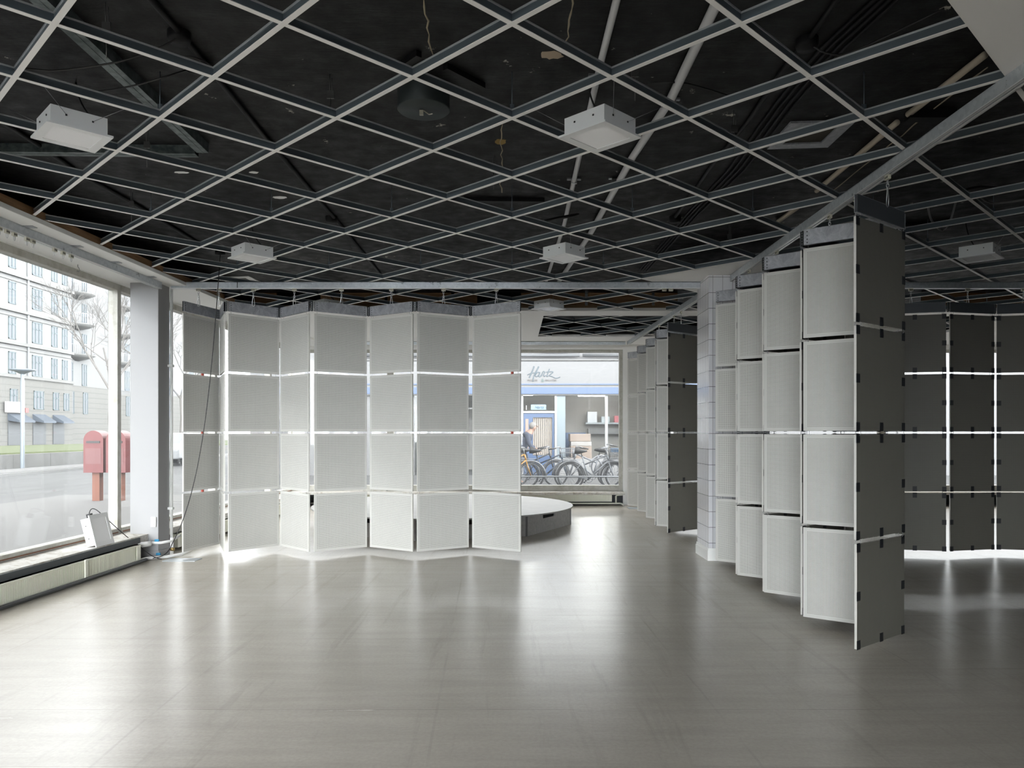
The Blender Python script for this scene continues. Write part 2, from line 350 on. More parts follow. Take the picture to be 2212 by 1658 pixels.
# ------------------------------------------------------------------ suspended ceiling grid
S = 0.2805 * 1.60; OY = 2.147 * 1.60
def node(k, mm): return (k * S, OY + mm * S)
def solid_square(k, mm, n, name, zt=0.012):
    p = [node(k, mm - n), node(k + n, mm), node(k, mm + n), node(k - n, mm)]
    o = MB().prism(p, GZ, GZ + zt).build(name, [white2]); return o
struct(solid_square(5, 10, 2, 'ceiling_board')); struct(solid_square(5, -2, 2, 'ceiling_board'))
def tbar(p, q, up):
    p, q = Vector((p[0], p[1], 0)), Vector((q[0], q[1], 0)); d = q - p; ln = d.length
    M = Matrix.Translation((p.x, p.y, GZ)) @ Matrix.Rotation(math.atan2(d.y, d.x), 4, 'Z')
    b = MB(M); b.box((0, -0.012, up), (ln, 0.012, 0.0025 + up), 0); b.box((0, -0.0012, 0.0025), (ln, 0.0012, 0.042), 1)
    b.box((0, -0.005, 0.040), (ln, 0.005, 0.047), 2); return b
def clip(c, kind, poly):
    # A: X+(Y-OY)=cS along (-1,1); B: (Y-OY)-X=cS along (1,1)
    p0 = Vector((c * S, OY)) if kind == 'A' else Vector((0, OY + c * S)); d = Vector((-1, 1)) if kind == 'A' else Vector((1, 1))
    t0, t1 = -1e9, 1e9; n = len(poly)
    for i in range(n):
        a, q = Vector(poly[i]), Vector(poly[(i + 1) % n]); e = q - a; nr = Vector((-e.y, e.x))
        den = nr.dot(d); num = nr.dot(a - p0)
        if abs(den) < 1e-9:
            if nr.dot(p0 - a) < 0: return None
            continue
        t = num / den
        if den > 0: t0 = max(t0, t)
        else: t1 = min(t1, t)
    return (p0, d, t0, t1) if t1 - t0 > 0.05 else None
def runs(c, kind, poly, solids):
    r = clip(c, kind, poly)
    if not r: return []
    p0, d, t0, t1 = r; seg = [(t0, t1)]
    for (k, mm, n) in solids:
        cc = (k + mm) if kind == 'A' else (mm - k)
        if abs(c - cc) < n:
            ctr = Vector(node(k, mm)); tc_ = (ctr - p0).dot(d) / 2; hw = n * S / 2 * 1.0
            a, q = tc_ - hw, tc_ + hw; ns = []
            for s0, s1 in seg:
                if q <= s0 or a >= s1: ns.append((s0, s1)); continue
                if a > s0: ns.append((s0, a))
                if q < s1: ns.append((q, s1))
            seg = ns
    return [(p0 + d * a, p0 + d * q) for a, q in seg if q - a > 0.05]
def make_grid(poly, solids, label, rods):
    g = thing('ceiling_grid', (0, 0, 0), label, 'ceiling grid')
    for kind, nm in (('A', 'main_runner'), ('B', 'cross_runner')):
        for c in range(-25, 45):
            if c % 2 == 0: continue
            for p, q in runs(c, kind, poly, solids): tbar(p, q, 0.0 if kind == 'A' else 0.0008).build(nm, [gridw, webm, lipm], g)
    for x, y in rods:
        b = MB(); b.tube([(x, y, GZ + 0.04), (x, y, SLAB)], 0.003, 6); b.box((x - 0.012, y - 0.002, GZ + 0.03), (x + 0.012, y + 0.002, GZ + 0.075)); b.build('hanger_rod', [webm], g)
    return g
sol = [(5, 10, 2), (5, -2, 2)]
rods = [node(k, mm) for k, mm in ((-6, 5), (-4, 5), (-2, 5), (0, 5), (2, 5), (4, 5), (6, 5), (-6, 9), (-4, 9), (-2, 9), (0, 9), (2, 9), (-4, 1), (0, 1), (4, 1), (8, 7), (8, 5), (10, 9))]
make_grid([(-3.60, 0.6), (11.9, 0.6), (11.9, 9.95), (-3.47, 9.95)], sol, 'white diagonal ceiling grid with empty squares under the black ceiling', rods)
make_grid([(0.43, 10.38), (6.9, 10.38), (6.9, 12.62), (0.43, 12.62)], [], 'small diagonal ceiling grid in the rear opening by the far window', [node(2, 17), node(4, 17)])

# ------------------------------------------------------------------ ceiling tracks (curtain rails)
def track(name, p, q, label, z0=None, z1=None, w=0.045, lips=True, parent=None):
    z0 = GZ - 0.07 if z0 is None else z0; z1 = GZ - 0.001 if z1 is None else z1
    p, q = Vector(p), Vector(q); d = q - p; ln = d.length
    M = Matrix.Translation((p.x, p.y, 0)) @ Matrix.Rotation(math.atan2(d.y, d.x), 4, 'Z'); b = MB(M); h = w / 2
    b.box((0, -h, z0), (ln, -h + 0.004, z1)); b.box((0, h - 0.004, z0), (ln, h, z1)); b.box((0, -h, z1 - 0.004), (ln, h, z1))
    b.box((0, -h - 0.001, z0), (ln, -0.006, z0 + 0.005), 1); b.box((0, 0.006, z0), (ln, h + 0.001, z0 + 0.005), 1)
    o = b.build(name, [galv, mat('lit_track_lip', (0.78, 0.79, 0.80), 0.3, 0.2)]); tag(o, label, 'ceiling track', 'galvanised ceiling tracks'); return o  # lips lightened in colour to stand in for light catching them
RY = 8.10; RX = 2.235
lt = track('ceiling_track', (-3.62, RY), (1.998, RY), 'long galvanised track above the wide white screen')
MB().box((-2.918, RY - 0.0245, GZ - 0.066), (-2.910, RY + 0.0245, GZ - 0.003)).build('joint', [steeldark], lt)
track('ceiling_track', (RX, 0.3), (RX, 7.72), 'galvanised track running overhead towards the tiled column')
track('ceiling_track', (2.17, 8.3), (2.03, 13.3), 'galvanised track behind the tiled column towards the rear window')
track('ceiling_track', (2.65, RY), (11.2, RY), 'dark galvanised track above the backlit dark screen')
lt = track('ceiling_track', (-3.66 - 0.024 * 6.6, 1.3), (-3.645, 7.88), 'pale track under the white soffit along the left windows', 2.785, 2.855)
for i, y in enumerate((5.2, 5.75, 6.35, 6.95, 7.6)):
    x = -3.645 - 0.024 * (7.88 - y) + 0.05; MB().box((x - 0.03, y - 0.03, 2.850), (x + 0.045, y + 0.03, 2.8545)).build('fixing_tab', [galvp], lt)
track('ceiling_track', (-3.3, BACK - 0.45), (1.98, BACK - 0.45), 'thin grey track over the rear window', 2.83, 2.888, 0.035)
# clips parked on tracks
def clip_mesh():
    b = MB(); b.box((-0.022, -0.009, -0.026), (0.022, 0.009, 0.0), 0)
    for x in (-0.013, 0.0, 0.013): b.box((x - 0.004, -0.0095, -0.019), (x + 0.004, 0.0095, -0.008), 1)
    return b.mesh('clip', [plastic, blackm])
CLIP = clip_mesh()
hk = MB(); hk.tube([(-0.008, 0, -0.02), (-0.010, 0, -0.045), (-0.004, 0, -0.06), (0.004, 0, -0.06), (0.010, 0, -0.045), (0.008, 0, -0.02)], 0.0018, 6); HOOK = hk.mesh('hook', [steel])
for i, y in enumerate((5.42, 5.50, 5.58, 5.66, 5.80, 5.87, 6.14, 6.25, 6.36)):
    x = -3.645 - 0.024 * (7.88 - y)
    g = thing('curtain_clip', (x, y, 2.785), ('ivory clip with wire hook parked in the left window track, near the frame edge' if i < 4 else ('ivory clip of the middle pair on the left window track' if i < 6 else 'ivory clip of the three farthest along the left window track')), 'curtain clip', 'clips on the left window track, ' + ('near the frame edge' if i < 4 else ('middle pair' if i < 6 else 'farthest three')), math.pi / 2)
    link('clip_body', CLIP, g); link('hook', HOOK, g)
for i, x in enumerate((1.62, 1.69)):
    o = link('curtain_clip', CLIP, None, (x, RY, GZ - 0.07)); tag(o, 'ivory clip parked at the column end of the long track', 'curtain clip', 'clips at the column end of the track')

# ------------------------------------------------------------------ hanging folding screens
PW = 0.60; ROWS = [2.236, 1.612, 0.988, 0.364]; BAR0, BAR1 = 2.558, 2.664
def panel_mesh():
    b = MB(); h = PW / 2; t = 0.0075
    v8 = [(-h, -t, -h), (h, -t, -h), (h, t, -h), (-h, t, -h), (-h, -t, h), (h, -t, h), (h, t, h), (-h, t, h)]
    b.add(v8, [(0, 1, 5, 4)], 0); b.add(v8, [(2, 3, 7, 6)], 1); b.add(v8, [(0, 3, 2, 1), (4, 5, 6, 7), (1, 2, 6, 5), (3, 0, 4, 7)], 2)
    me = bpy.data.meshes.new('panel'); me.from_pydata(b.v, [], b.f); me.update()
    for mm in (perf, backm, edge): me.materials.append(mm)
    me.polygons.foreach_set('material_index', b.m); return me
PANEL = panel_mesh()
def bar_mesh():
    b = MB(); h = PW / 2 - 0.004; z0, z1 = BAR0, BAR1
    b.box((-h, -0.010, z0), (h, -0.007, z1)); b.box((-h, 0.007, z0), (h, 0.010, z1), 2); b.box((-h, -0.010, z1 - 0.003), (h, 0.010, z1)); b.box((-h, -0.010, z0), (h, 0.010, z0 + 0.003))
    for s_ in (-1, 1):
        for z in (0.015, 0.038, 0.062, 0.088): b.box((s_ * (h - 0.022) - 0.0035, -0.0115, z0 + z - 0.0035), (s_ * (h - 0.022) + 0.0035, -0.0095, z0 + z + 0.0035), 1)
    return b.mesh('top_bar', [galvp, blackm, mat('shaded_zinc_back', (0.075, 0.082, 0.09), 0.45, 0.3)])  # back plate coloured darker to stand for its unlit side
BAR = bar_mesh()
def hinge_mesh():
    b = MB(); b.box((-0.016, -0.003, BAR0 + 0.004), (0.016, 0.003, BAR1 - 0.004), 0)
    for i in range(5): b.box((-0.003, -0.0038, BAR0 + 0.012 + i * 0.018), (0.003, 0.0038, BAR0 + 0.022 + i * 0.018), 1)
    b.tube([(0, 0.004, BAR0), (0, 0.004, BAR1)], 0.004, 8, 0); return b.mesh('hinge', [steeldark, steel])
HINGE = hinge_mesh()
rg = MB(); rg.ring((0, 0, 0), 0.0165, 0.0013, (0, 1, 0), (0, 0, 1), 18, 5); rg.tube([(0, 0, -0.0165), (0.03, -0.012, -0.012)], 0.0011, 5); RING = rg.mesh('wire_ring', [wire])
tb = MB(); tb.box((-0.021, 0.0, -0.026), (0.021, 0.0014, 0.026)); TAB = tb.mesh('tape_tab', [tape])
fl = MB(); fl.box((-0.012, -0.009, -0.013), (0.012, 0.009, 0.013)); FLAG = fl.mesh('red_tag', [red])
def hanger(x, y, label, group, ztop=GZ - 0.07, zbar=BAR1, rz=0.0):
    g = thing('chain_hanger', (x, y, ztop), label, 'chain hanger', group, rz)
    link('clip_body', CLIP, g); n = 3; z = -0.030
    b = MB()
    for i in range(n):
        b.ring((0, 0, z - 0.012), 0.0078, 0.0024, (1, 0, 0) if i % 2 == 0 else (0, 1, 0), (0, 0, 1), 14, 5, ell=1.65); z -= 0.0200
    b.build('chain', [steel], g)
    zb = zbar - ztop - 0.016; pts = [(-0.004, 0, z + 0.004), (-0.013, 0, (z + zb) / 2 - 0.012), (-0.010, 0, zb), (0.004, 0, zb - 0.006), (0.014, 0, zb + 0.006), (0.013, 0, (z + zb) / 2), (0.004, 0, z + 0.004)]
    MB().tube(pts, 0.0034, 6, closed=True).build('carabiner', [steel], g)
    return g
def screen(name, strips, label, rail, hgroup, hlabels, tabs=(), flags=()):
    cx = sum(p[0] + q[0] for p, q in strips) / (2 * len(strips)); cy_ = sum(p[1] + q[1] for p, q in strips) / (2 * len(strips))
    root = thing(name, (cx, cy_, 0), label, 'hanging screen')
    for i, (p, q) in enumerate(strips):
        d = Vector(q) - Vector(p); ang = math.atan2(d.y, d.x); sx = d.length / PW; mid = ((p[0] + q[0]) / 2 - cx, (p[1] + q[1]) / 2 - cy_)
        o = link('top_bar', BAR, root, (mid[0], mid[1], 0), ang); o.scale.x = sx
        pans = []
        for z in ROWS:
            o = link('panel', PANEL, root, (mid[0], mid[1], z), ang + random.uniform(-0.012, 0.012)); o.scale.x = sx; pans.append(o)
            if i in tabs:
                h = PW / 2
                for (tx, tz) in ((-h + 0.018, h - 0.022), (h - 0.018, h - 0.022), (0, h - 0.022), (-h + 0.018, 0), (h - 0.018, 0), (-h + 0.018, -h + 0.022), (h - 0.018, -h + 0.022), (0, -h + 0.022)):
                    link('tape_tab', TAB, o, (tx, 0.0075, tz))
        for j in range(4):
            zc = ROWS[j] + PW / 2 + 0.011
            for s_ in (-1, 1):
                e = d.normalized() * (s_ * (d.length / 2 - 0.03)); link('wire_ring', RING, root, (mid[0] + e.x, mid[1] + e.y, zc), ang + random.uniform(-0.4, 0.4))
        for (fi, fx, fj) in flags:
            if fi == i:
                e = d.normalized() * fx; link('red_tag', FLAG, root, (mid[0] + e.x, mid[1] + e.y, ROWS[fj] + PW / 2 + 0.011), ang)
        if i + 1 < len(strips):
            p2 = strips[i + 1][0]; link('hinge', HINGE, root, ((q[0] + p2[0]) / 2 - cx, (q[1] + p2[1]) / 2 - cy_, 0), ang / 2)
    for i, hl in hlabels:
        p, q = strips[i]; x, y = (p[0] + q[0]) / 2, (p[1] + q[1]) / 2
        if rail[0] == 'y': y = rail[1]; rz = 0
        else: x = rail[1](y); rz = math.pi / 2
        hanger(x, y, hl, hgroup, rz=rz)
    return root
ordn = ['first', 'second', 'third', 'fourth', 'fifth', 'sixth', 'seventh', 'eighth']
S1 = [((-3.41, 7.89), (-3.26, 8.46)), ((-3.24, 8.46), (-2.99, 7.92)), ((-2.944, 7.90), (-2.558, 8.35)), ((-2.527, 8.33), (-2.103, 7.90)),
      ((-2.051, 7.90), (-1.575, 8.25)), ((-1.535, 8.25), (-1.03, 7.92)), ((-0.986, 7.91), (-0.470, 8.22)), ((-0.425, 8.22), (0.0912, 7.90))]
screen('folding_screen', S1, 'wide folding screen of pale perforated panels hanging before the round platform', ('y', RY), 'chain hangers over the wide pale screen',
       [(i, '%s chain hanger from the white column above the wide pale screen' % ordn[i]) for i in range(8)], (), ((0, 0.02, 1), (0, 0.02, 2), (0, 0.02, 3), (7, 0.2, 1), (7, 0.2, 2)))
S2 = [((2.444, 6.99), (1.970, 7.36)), ((1.961, 6.66), (2.42, 7.02)), ((2.415, 6.23), (1.961, 6.623)), ((1.957, 5.935), (2.415, 6.29)),
      ((2.418, 5.526), (1.957, 5.91)), ((1.965, 5.175), (2.42, 5.54)), ((2.44, 4.764), (1.964, 5.129)), ((2.419, 4.71), (1.962, 4.35))]
S2 = [(q, p) for p, q in S2]
S2 = [((1.970, 7.36), (2.444, 6.99)), ((2.42, 7.02), (1.961, 6.66)), ((1.961, 6.623), (2.415, 6.23)), ((2.415, 6.29), (1.957, 5.935)),
      ((1.957, 5.91), (2.418, 5.526)), ((2.42, 5.54), (1.965, 5.175)), ((1.964, 5.129), (2.44, 4.764)), ((2.419, 4.71), (1.962, 4.35))]
screen('folding_screen', S2, 'near folding screen hanging towards the viewer with a dark taped end panel', ('x', lambda y: RX), 'chain hangers over the near screen',
       [(7, 'steel chain hanger over the dark taped end panel of the near screen'), (6, 'chain hanger just behind the dark taped end panel'), (5, 'third chain hanger from the near end of the near screen'),
        (4, 'fourth chain hanger from the near end of the near screen'), (2, 'chain hanger over the near screen, second from the tiled column'), (0, 'chain hanger over the near screen, closest to the tiled column')], tabs=(1, 3, 5, 7))
S3 = [((1.97, 12.95), (2.30, 12.54)), ((2.30, 12.50), (1.985, 12.04)), ((1.985, 12.0), (2.30, 11.62)), ((2.30, 11.58), (1.96, 11.12)),
      ((1.96, 11.08), (2.30, 10.66)), ((2.30, 10.62), (1.92, 10.2)), ((1.92, 10.12), (2.39, 9.83)), ((2.40, 9.79), (1.925, 9.42))]
screen('folding_screen', S3, 'far folding screen left of the tiled column with grey taped end panel', ('x', lambda y: 2.17 - 0.028 * (y - 8.3)), 'chain hangers over the far screen',
       [(7, 'chain hanger over the grey taped end panel of the far screen'), (6, 'second chain hanger from the near end of the far screen'), (4, 'chain hanger near the middle of the far screen')], tabs=(1, 3, 5, 7))
S4 = [((5.77, 7.95), (6.32, 8.10)), ((5.149, 8.09), (5.73, 7.95)), ((4.577, 7.96), (5.115, 8.09)), ((3.955, 8.10), (4.53, 7.95)), ((3.35, 7.96), (3.915, 8.10))]
S4 = [(q, p) for p, q in S4]
screen('folding_screen', S4, 'backlit dark folding screen hanging at the right with black tape tabs', ('y', RY), 'chain hangers over the dark backlit screen',
       [(3, 'chain hanger over the dark backlit screen beside the near end panel'), (2, 'chain hanger over the middle of the dark backlit screen'), (1, 'chain hanger over the dark backlit screen at the frame edge')], tabs=(0, 1, 2, 3, 4))

# ------------------------------------------------------------------ box lamps
def lamp_meshes():
    h = 0.128; b = MB(); b.box((-h, -h, 0.006), (h, h, 0.095), 0); hous = b.mesh('housing', [lampm])
    f = 0.15; b = MB()
    for (x0, y0, x1, y1) in ((-f, -f, f, -h + 0.02), (-f, h - 0.02, f, f), (-f, -h + 0.02, -h + 0.02, h - 0.02), (h - 0.02, -h + 0.02, f, h - 0.02)): b.box((x0, y0, -0.004), (x1, y1, 0.006), 0)
    fl_ = b.mesh('flange', [lampm]); b = MB(); g = h - 0.02; b.box((-g, -g, -0.001), (g, g, 0.006), 0); dif = b.mesh('diffuser', [lampd])
    return hous, fl_, dif, MB().box((-0.004, -0.004, -0.004), (0.004, 0.004, 0.004)).mesh('screw', [blackm])
def screws(g):
    for sx in (-0.06, 0.06):
        for (x, y) in ((sx, -0.128), (-0.128, sx)): link('screw', LSC, g, (x, y, 0.059))
LH, LF, LD, LSC = lamp_meshes()
def lamp(k, mm, label, parts=True, plug=None):
    x, y = node(k, mm); z = GZ - 0.095
    g = thing('ceiling_lamp', (x, y, z), label, 'ceiling lamp', None, math.pi / 4)
    link('housing', LH, g); link('flange', LF, g); link('diffuser', LD, g); screws(g)
    for i, (dx, dy) in enumerate(((-0.06, -0.128), (0.06, -0.128), (-0.06, 0.128), (0.06, 0.128))):
        sx = 1 if dx > 0 else -1; sy = 1 if dy > 0 else -1
        MB().tube([(dx, dy + sy * 0.002, 0.06), (dx + sx * 0.16, dy + sy * 0.13, GZ - z + 0.06)], 0.0012, 5).build('suspension_wire', [wire], g)
    if plug:
        b = MB(); b.box((0.128, 0.02, 0.045), (0.155, 0.06, 0.075)); b.tube(bez((0.15, 0.04, 0.07), (0.2, 0.04, 0.12), (0.06, 0.1, 0.13), (0.05, 0.12, SLAB - z)), 0.005, 6); b.build('power_cable', [blackm], g)
    return g
lamp(-5, 1, 'square white box lamp hanging below the grid near the left windows', plug=1)
lamp(1, 1, 'square white box lamp hanging in the upper centre with a black plug', plug=1)
lamp(-5, 7, 'white box lamp with black cables left of the long track', plug=1)
lamp(1, 7, 'white box lamp before the long track, in line with the shop window')
lamp(1, 13, 'small white box lamp beyond the long track above the shop window')
lamp(-5, 13, 'white box lamp half hidden behind the wide pale screen', plug=1)
lamp(9, 7, 'grey white box lamp at the far right above the dark screen', plug=1)

# lamp leaning on the left sill
g = thing('box_lamp', (0, 0, 0), 'white box lamp standing tilted on the window sill with a black plug', 'lamp')
ct, st_ = math.cos(math.radians(14)), math.sin(math.radians(14))
g.matrix_world = LW @ Matrix.Translation((0.345, 0.10, 0.400)) @ Matrix(((-st_, 0, -ct, 0), (0, 1, 0, 0), (ct, 0, -st_, 0), (0, 0, 0, 1)))
link('housing', LH, g); link('flange', LF, g); link('diffuser', LD, g); screws(g)
b = MB(); b.box((0.128, -0.10, 0.012), (0.165, -0.06, 0.05)) ; b.build('plug', [blackm], g)

# ------------------------------------------------------------------ radiators
def radiator(name, ln, h, label, bracket=(), M=None):
    g = thing(name, (0, 0, 0), label, 'radiator')
    if M is not None: g.matrix_world = M
    b = MB(); b.box((0, 0, 0), (ln, 0.055, h)); b.box((0, -0.02, h - 0.012), (ln, 0.055, h)); b.box((0, -0.02, 0), (ln, 0, 0.008)); b.build('body', [cream], g)
    b = MB(); n = int((ln - 0.16) / 0.017)
    for i in range(n): x = 0.08 + i * 0.017; b.box((x, -0.018, 0.008), (x + 0.0085, 0.0, h - 0.012))
    b.build('fins', [cream], g)
    b = MB(); b.box((0, -0.021, 0), (0.07, 0, h)); b.build('end_cover', [cream], g); b = MB(); b.box((ln - 0.07, -0.021, 0), (ln, 0, h)); b.build('end_cover', [cream], g)
    for x in bracket: MB().box((x - 0.022, -0.032, 0.0), (x + 0.022, -0.018, h + 0.008)).build('bracket', [cream], g, 0.003)
    return g
RM = LW @ Matrix.Translation((0.415, 0.62, 0.03)) @ Matrix.Rotation(-math.pi / 2, 4, 'Z')
# local x runs towards the viewer along the wall; fins face the room
RMf = LW @ Matrix.Translation((0.425, 0.62 - 4.2, 0.03)) @ Matrix.Rotation(math.pi / 2, 4, 'Z')
r = radiator('radiator', 4.2, 0.152, 'long low cream radiator under the left window sill', (3.26,), RMf)
r2 = radiator('radiator', 3.6, 0.152, 'low cream radiator beyond the white column under the windows', (1.2, 2.4), LW @ Matrix.Translation((0.425, 1.42, 0.03)) @ Matrix.Rotation(math.pi / 2, 4, 'Z'))
r3 = radiator('radiator', 4.6, 0.155, 'low cream radiator under the rear shop window', (1.2, 3.62), Matrix.Translation((-2.82, BACK - 0.16, 0.07)))
tag(MB().tube([(-3.6, BACK - 0.12, 0.035), (1.93, BACK - 0.12, 0.035), (1.96, BACK - 0.14, 0.03), (1.97, BACK - 0.3, 0.02)], 0.014, 8).tube([(1.86, BACK - 0.12, 0.035), (1.86, BACK - 0.12, 0.16), (1.88, BACK - 0.12, 0.185), (1.98, BACK - 0.12, 0.19)], 0.017, 8).build('heating_pipe', [cream]), 'cream heating pipe with an upright elbow under the rear window', 'pipe')
tag(MB(LW).tube([(0.47, -4.5, 0.02), (0.46, 0.7, 0.02)], 0.016, 8).build('floor_pipe', [mat('dark_grey_pipe', (0.06, 0.065, 0.07), 0.5)]), 'dark pipe on the floor beneath the left radiator', 'pipe')
# pipes round the white column
g = thing('valve_pipework', (-3.7, 7.86, 0), 'white heating pipes with blue valve tags around the white column base', 'pipework')
def wp(pts, r_, nm='pipe', mt=None): o = MB().tube([(x + 3.7, y - 7.86, z) for x, y, z in pts], r_, 10).build(nm, [mt or white], g); return o
wp([(-3.80, 7.70, 0.16), (-3.78, 7.83, 0.165), (-3.70, 7.845, 0.165), (-3.62, 7.85, 0.165), (-3.56, 7.95, 0.17), (-3.52, 8.08, 0.21)], 0.014)
wp([(-3.74, 7.66, 0.02), (-3.70, 7.77, 0.022), (-3.56, 7.84, 0.022), (-3.46, 7.96, 0.03), (-3.42, 8.1, 0.05), (-3.45, 8.25, 0.09)], 0.016)
wp([(-3.795, 7.70, 0.16), (-3.70, 7.80, 0.165)], 0.028, 'thermostat_valve')
wp([(-3.56, 7.97, 0.02), (-3.56, 7.97, 0.20)], 0.018, 'riser'); wp([(-3.56, 7.94, 0.085), (-3.52, 7.94, 0.085)], 0.018, 'brass_joint', brass)
for (x, z) in ((-3.66, 0.19), (-3.645, 0.05)): MB().box((x + 3.7 - 0.022, -0.02, z - 0.012), (x + 3.7 + 0.022, 0.0, z + 0.012)).build('valve_tag', [teal], g, 0.003)
o = tag(MB().tube([(-3.635, 8.13, 0.03), (-3.635, 8.13, 2.855)], 0.015, 10).box((-3.67, 8.11, 2.00), (-3.615, 8.15, 2.025)).box((-3.67, 8.11, 0.48), (-3.615, 8.15, 0.505)).build('riser_pipe', [white]), 'thin white riser pipe on the right side of the white column', 'pipe')
g = thing('wall_socket', (-3.715, 7.897, 0.375), 'double white wall socket low on the white column', 'socket')
MB().box((-0.026, -0.012, -0.052), (0.026, 0.0, 0.052)).build('cover_plate', [white], g, 0.003)
MB().box((-0.018, -0.014, -0.006), (0.018, -0.012, -0.003)).box((-0.010, -0.0135, -0.03), (-0.006, -0.0115, -0.024)).box((0.006, -0.0135, -0.03), (0.010, -0.0115, -0.024)).build('socket_holes', [blackm], g)
# cables
P0 = LW @ Vector((0.275, 0.02, 0.555))
tag(MB().tube(bez(P0, (P0.x + 0.03, P0.y, 0.68), (-3.97, 7.35, 0.50), (-3.83, 7.62, 0.24), 24)[:-1] + bez((-3.83, 7.62, 0.24), (-3.76, 7.72, 0.16), (-3.68, 7.72, 0.03), (-3.56, 7.74, 0.015), 12), 0.004, 6).build('power_cable', [blackm]), 'black cable looping from the sill lamp down to the floor', 'cable')
jb = (-2.95, 7.70, SLAB)
tag(MB().tube([jb] + bez((-2.95, 7.70, SLAB - 0.05), (-3.02, 7.66, 1.9), (-3.10, 7.66, 0.75), (-3.44, 7.70, 0.17), 30) + bez((-3.44, 7.70, 0.17), (-3.48, 7.72, 0.08), (-3.56, 7.78, 0.03), (-3.66, 7.76, 0.02), 8)[1:], 0.0045, 6).build('power_cable', [blackm]), 'long black cable hanging from the ceiling in front of the wide screen', 'cable')
tag(MB().lathe([(0, 0), (0.05, 0), (0.05, -0.04), (0.0, -0.045)], (jb[0], jb[1], SLAB)).build('junction_box', [blackpipe]), 'black junction box where the long hanging cable starts', 'junction box')
tag(MB().box((-3.53, 7.68, 0.0), (-3.20, 7.86, 0.006)).build('floor_plate', [mat('pale_grey_sheet', (0.40, 0.43, 0.46), 0.25)]), 'thin grey sheet lying on the floor below the wide screen', 'sheet')
tag(MB().box((2.0, 12.95, 0.0), (2.4, 13.25, 0.006)).build('floor_plate', [mat('pale_grey_sheet', (0.4, 0.43, 0.46), 0.25)]), 'thin grey sheet on the floor at the far screen end', 'sheet')

# ------------------------------------------------------------------ round platform behind the wide screen
g = thing('round_platform', (-0.98, 10.95, 0), 'low round grey board platform behind the wide pale screen', 'platform')
n = 96; R_ = 1.85
MB().prism([(R_ * math.cos(2 * math.pi * i / n), R_ * math.sin(2 * math.pi * i / n)) for i in range(n)], 0.252, 0.270).build('platform_top', [osb], g)
for k in range(8):
    a0 = math.radians(-50 + 45 * k) ; a1 = a0 + math.radians(45); r_ = 1.82
    p = Vector((r_ * math.cos(a0), r_ * math.sin(a0))); q = Vector((r_ * math.cos(a1), r_ * math.sin(a1))); d = q - p; ln = d.length - 0.02
    M = Matrix.Translation((p.x, p.y, 0)) @ Matrix.Rotation(math.atan2(d.y, d.x), 4, 'Z'); b = MB(M)
    n0, n1 = ln * 0.34, ln * 0.62
    b.prism([(0.02, 0), (ln, 0), (ln, 0.2515), (n1, 0.2515), (n1, 0.175), (n0, 0.175), (n0, 0.2515), (0.02, 0.2515)], 0, 0.02, 0, axis='y'); b.box((-0.015, 0.0, 0), (0.012, 0.09, 0.2515), 1)
    b.box((n0 - 0.02, 0.021, 0.0), (n0, 0.35, 0.2515), 1)
    b.build('side_board', [osb, osbedge], g)

# ------------------------------------------------------------------ things on the black slab
def sl(px, py, drop=0.0):      # a place on the slab (or hanging below it) given as bearing and elevation from the viewer
    y = 1645 * (SLAB - 1.30 - drop) / (934 - py); return Vector(((px - 1106) / 1645 * y, y, SLAB - drop))
def conduit(pts, r_, mt, label, cat='conduit', nm='conduit', clamps=()):
    P = [sl(x, y, r_ + 0.002) for x, y in pts]
    if pts[0][1] < 0 or pts[0][0] < 0: P = [P[0] + (P[0] - P[1]).normalized() * 3.0] + P      # runs on overhead past the frame
    o = MB().tube(P, r_, 10).build(nm, [mt]); tag(o, label, cat)
    for x, y in clamps:
        p = sl(x, y, 0); MB().box((p.x - 0.05, p.y - 0.01, p.z - 0.012), (p.x + 0.05, p.y + 0.01, p.z)).box((p.x - r_ - 0.004, p.y - 0.01, p.z - 2 * r_ - 0.006), (p.x + r_ + 0.004, p.y + 0.01, p.z)).build('clamp', [steel], o)
    return o
conduit([(1337, -20), (1298, 134), (1252, 335), (1219, 484), (1187, 584), (1180, 607)], 0.017, whitepipe, 'thin grey conduit on the black ceiling passing behind the central box lamp', clamps=((1292, 160), (1240, 385)))
conduit([(1556, -10), (1449, 214), (1366, 340), (1276, 503), (1208, 607)], 0.024, whitepipe, 'thick grey conduit on the black ceiling to the right of the thin one', clamps=((1449, 212), (1330, 383)))
conduit([(2128, 118), (1962, 247)], 0.018, beigepipe, 'beige conduit on the ceiling beside the white ceiling board')
conduit([(1938, 264), (1780, 398), (1764, 412)], 0.018, beigepipe, 'beige conduit crossing behind the near track')
conduit([(1724, 447), (1681, 478)], 0.018, beigepipe, 'short beige conduit above the tiled column side')
for i in range(4):
    o_ = i * 17
    conduit([(1898 + o_, -10), (1776 + o_, 101), (1675 + o_ * 0.85, 224), (1573 + o_ * 0.7, 367), (1484 + o_ * 0.5, 462), (1380 + o_ * 0.35, 585)], 0.0075, blackpipe, '%s black cable of four running side by side along the ceiling' % ordn[i], 'cable', 'ceiling_cable')
conduit([(1815, -10), (1754, 75), (1687, 157), (1616, 262), (1545, 348), (1458, 470)], 0.013, blackpipe, 'black pipe on the ceiling through a round box beside four cables', 'pipe', 'ceiling_pipe')
conduit([(318, -10), (380, 61), (474, 175), (588, 314), (677, 418), (742, 494), (787, 550), (822, 592)], 0.014, blackpipe, 'black pipe running diagonally along the left part of the ceiling', 'pipe', 'ceiling_pipe')
conduit([(-20, 250), (25, 276), (104, 327), (172, 375), (283, 436), (364, 485), (432, 528)], 0.014, blackpipe, 'black pipe on the ceiling near the left windows', 'pipe', 'ceiling_pipe')
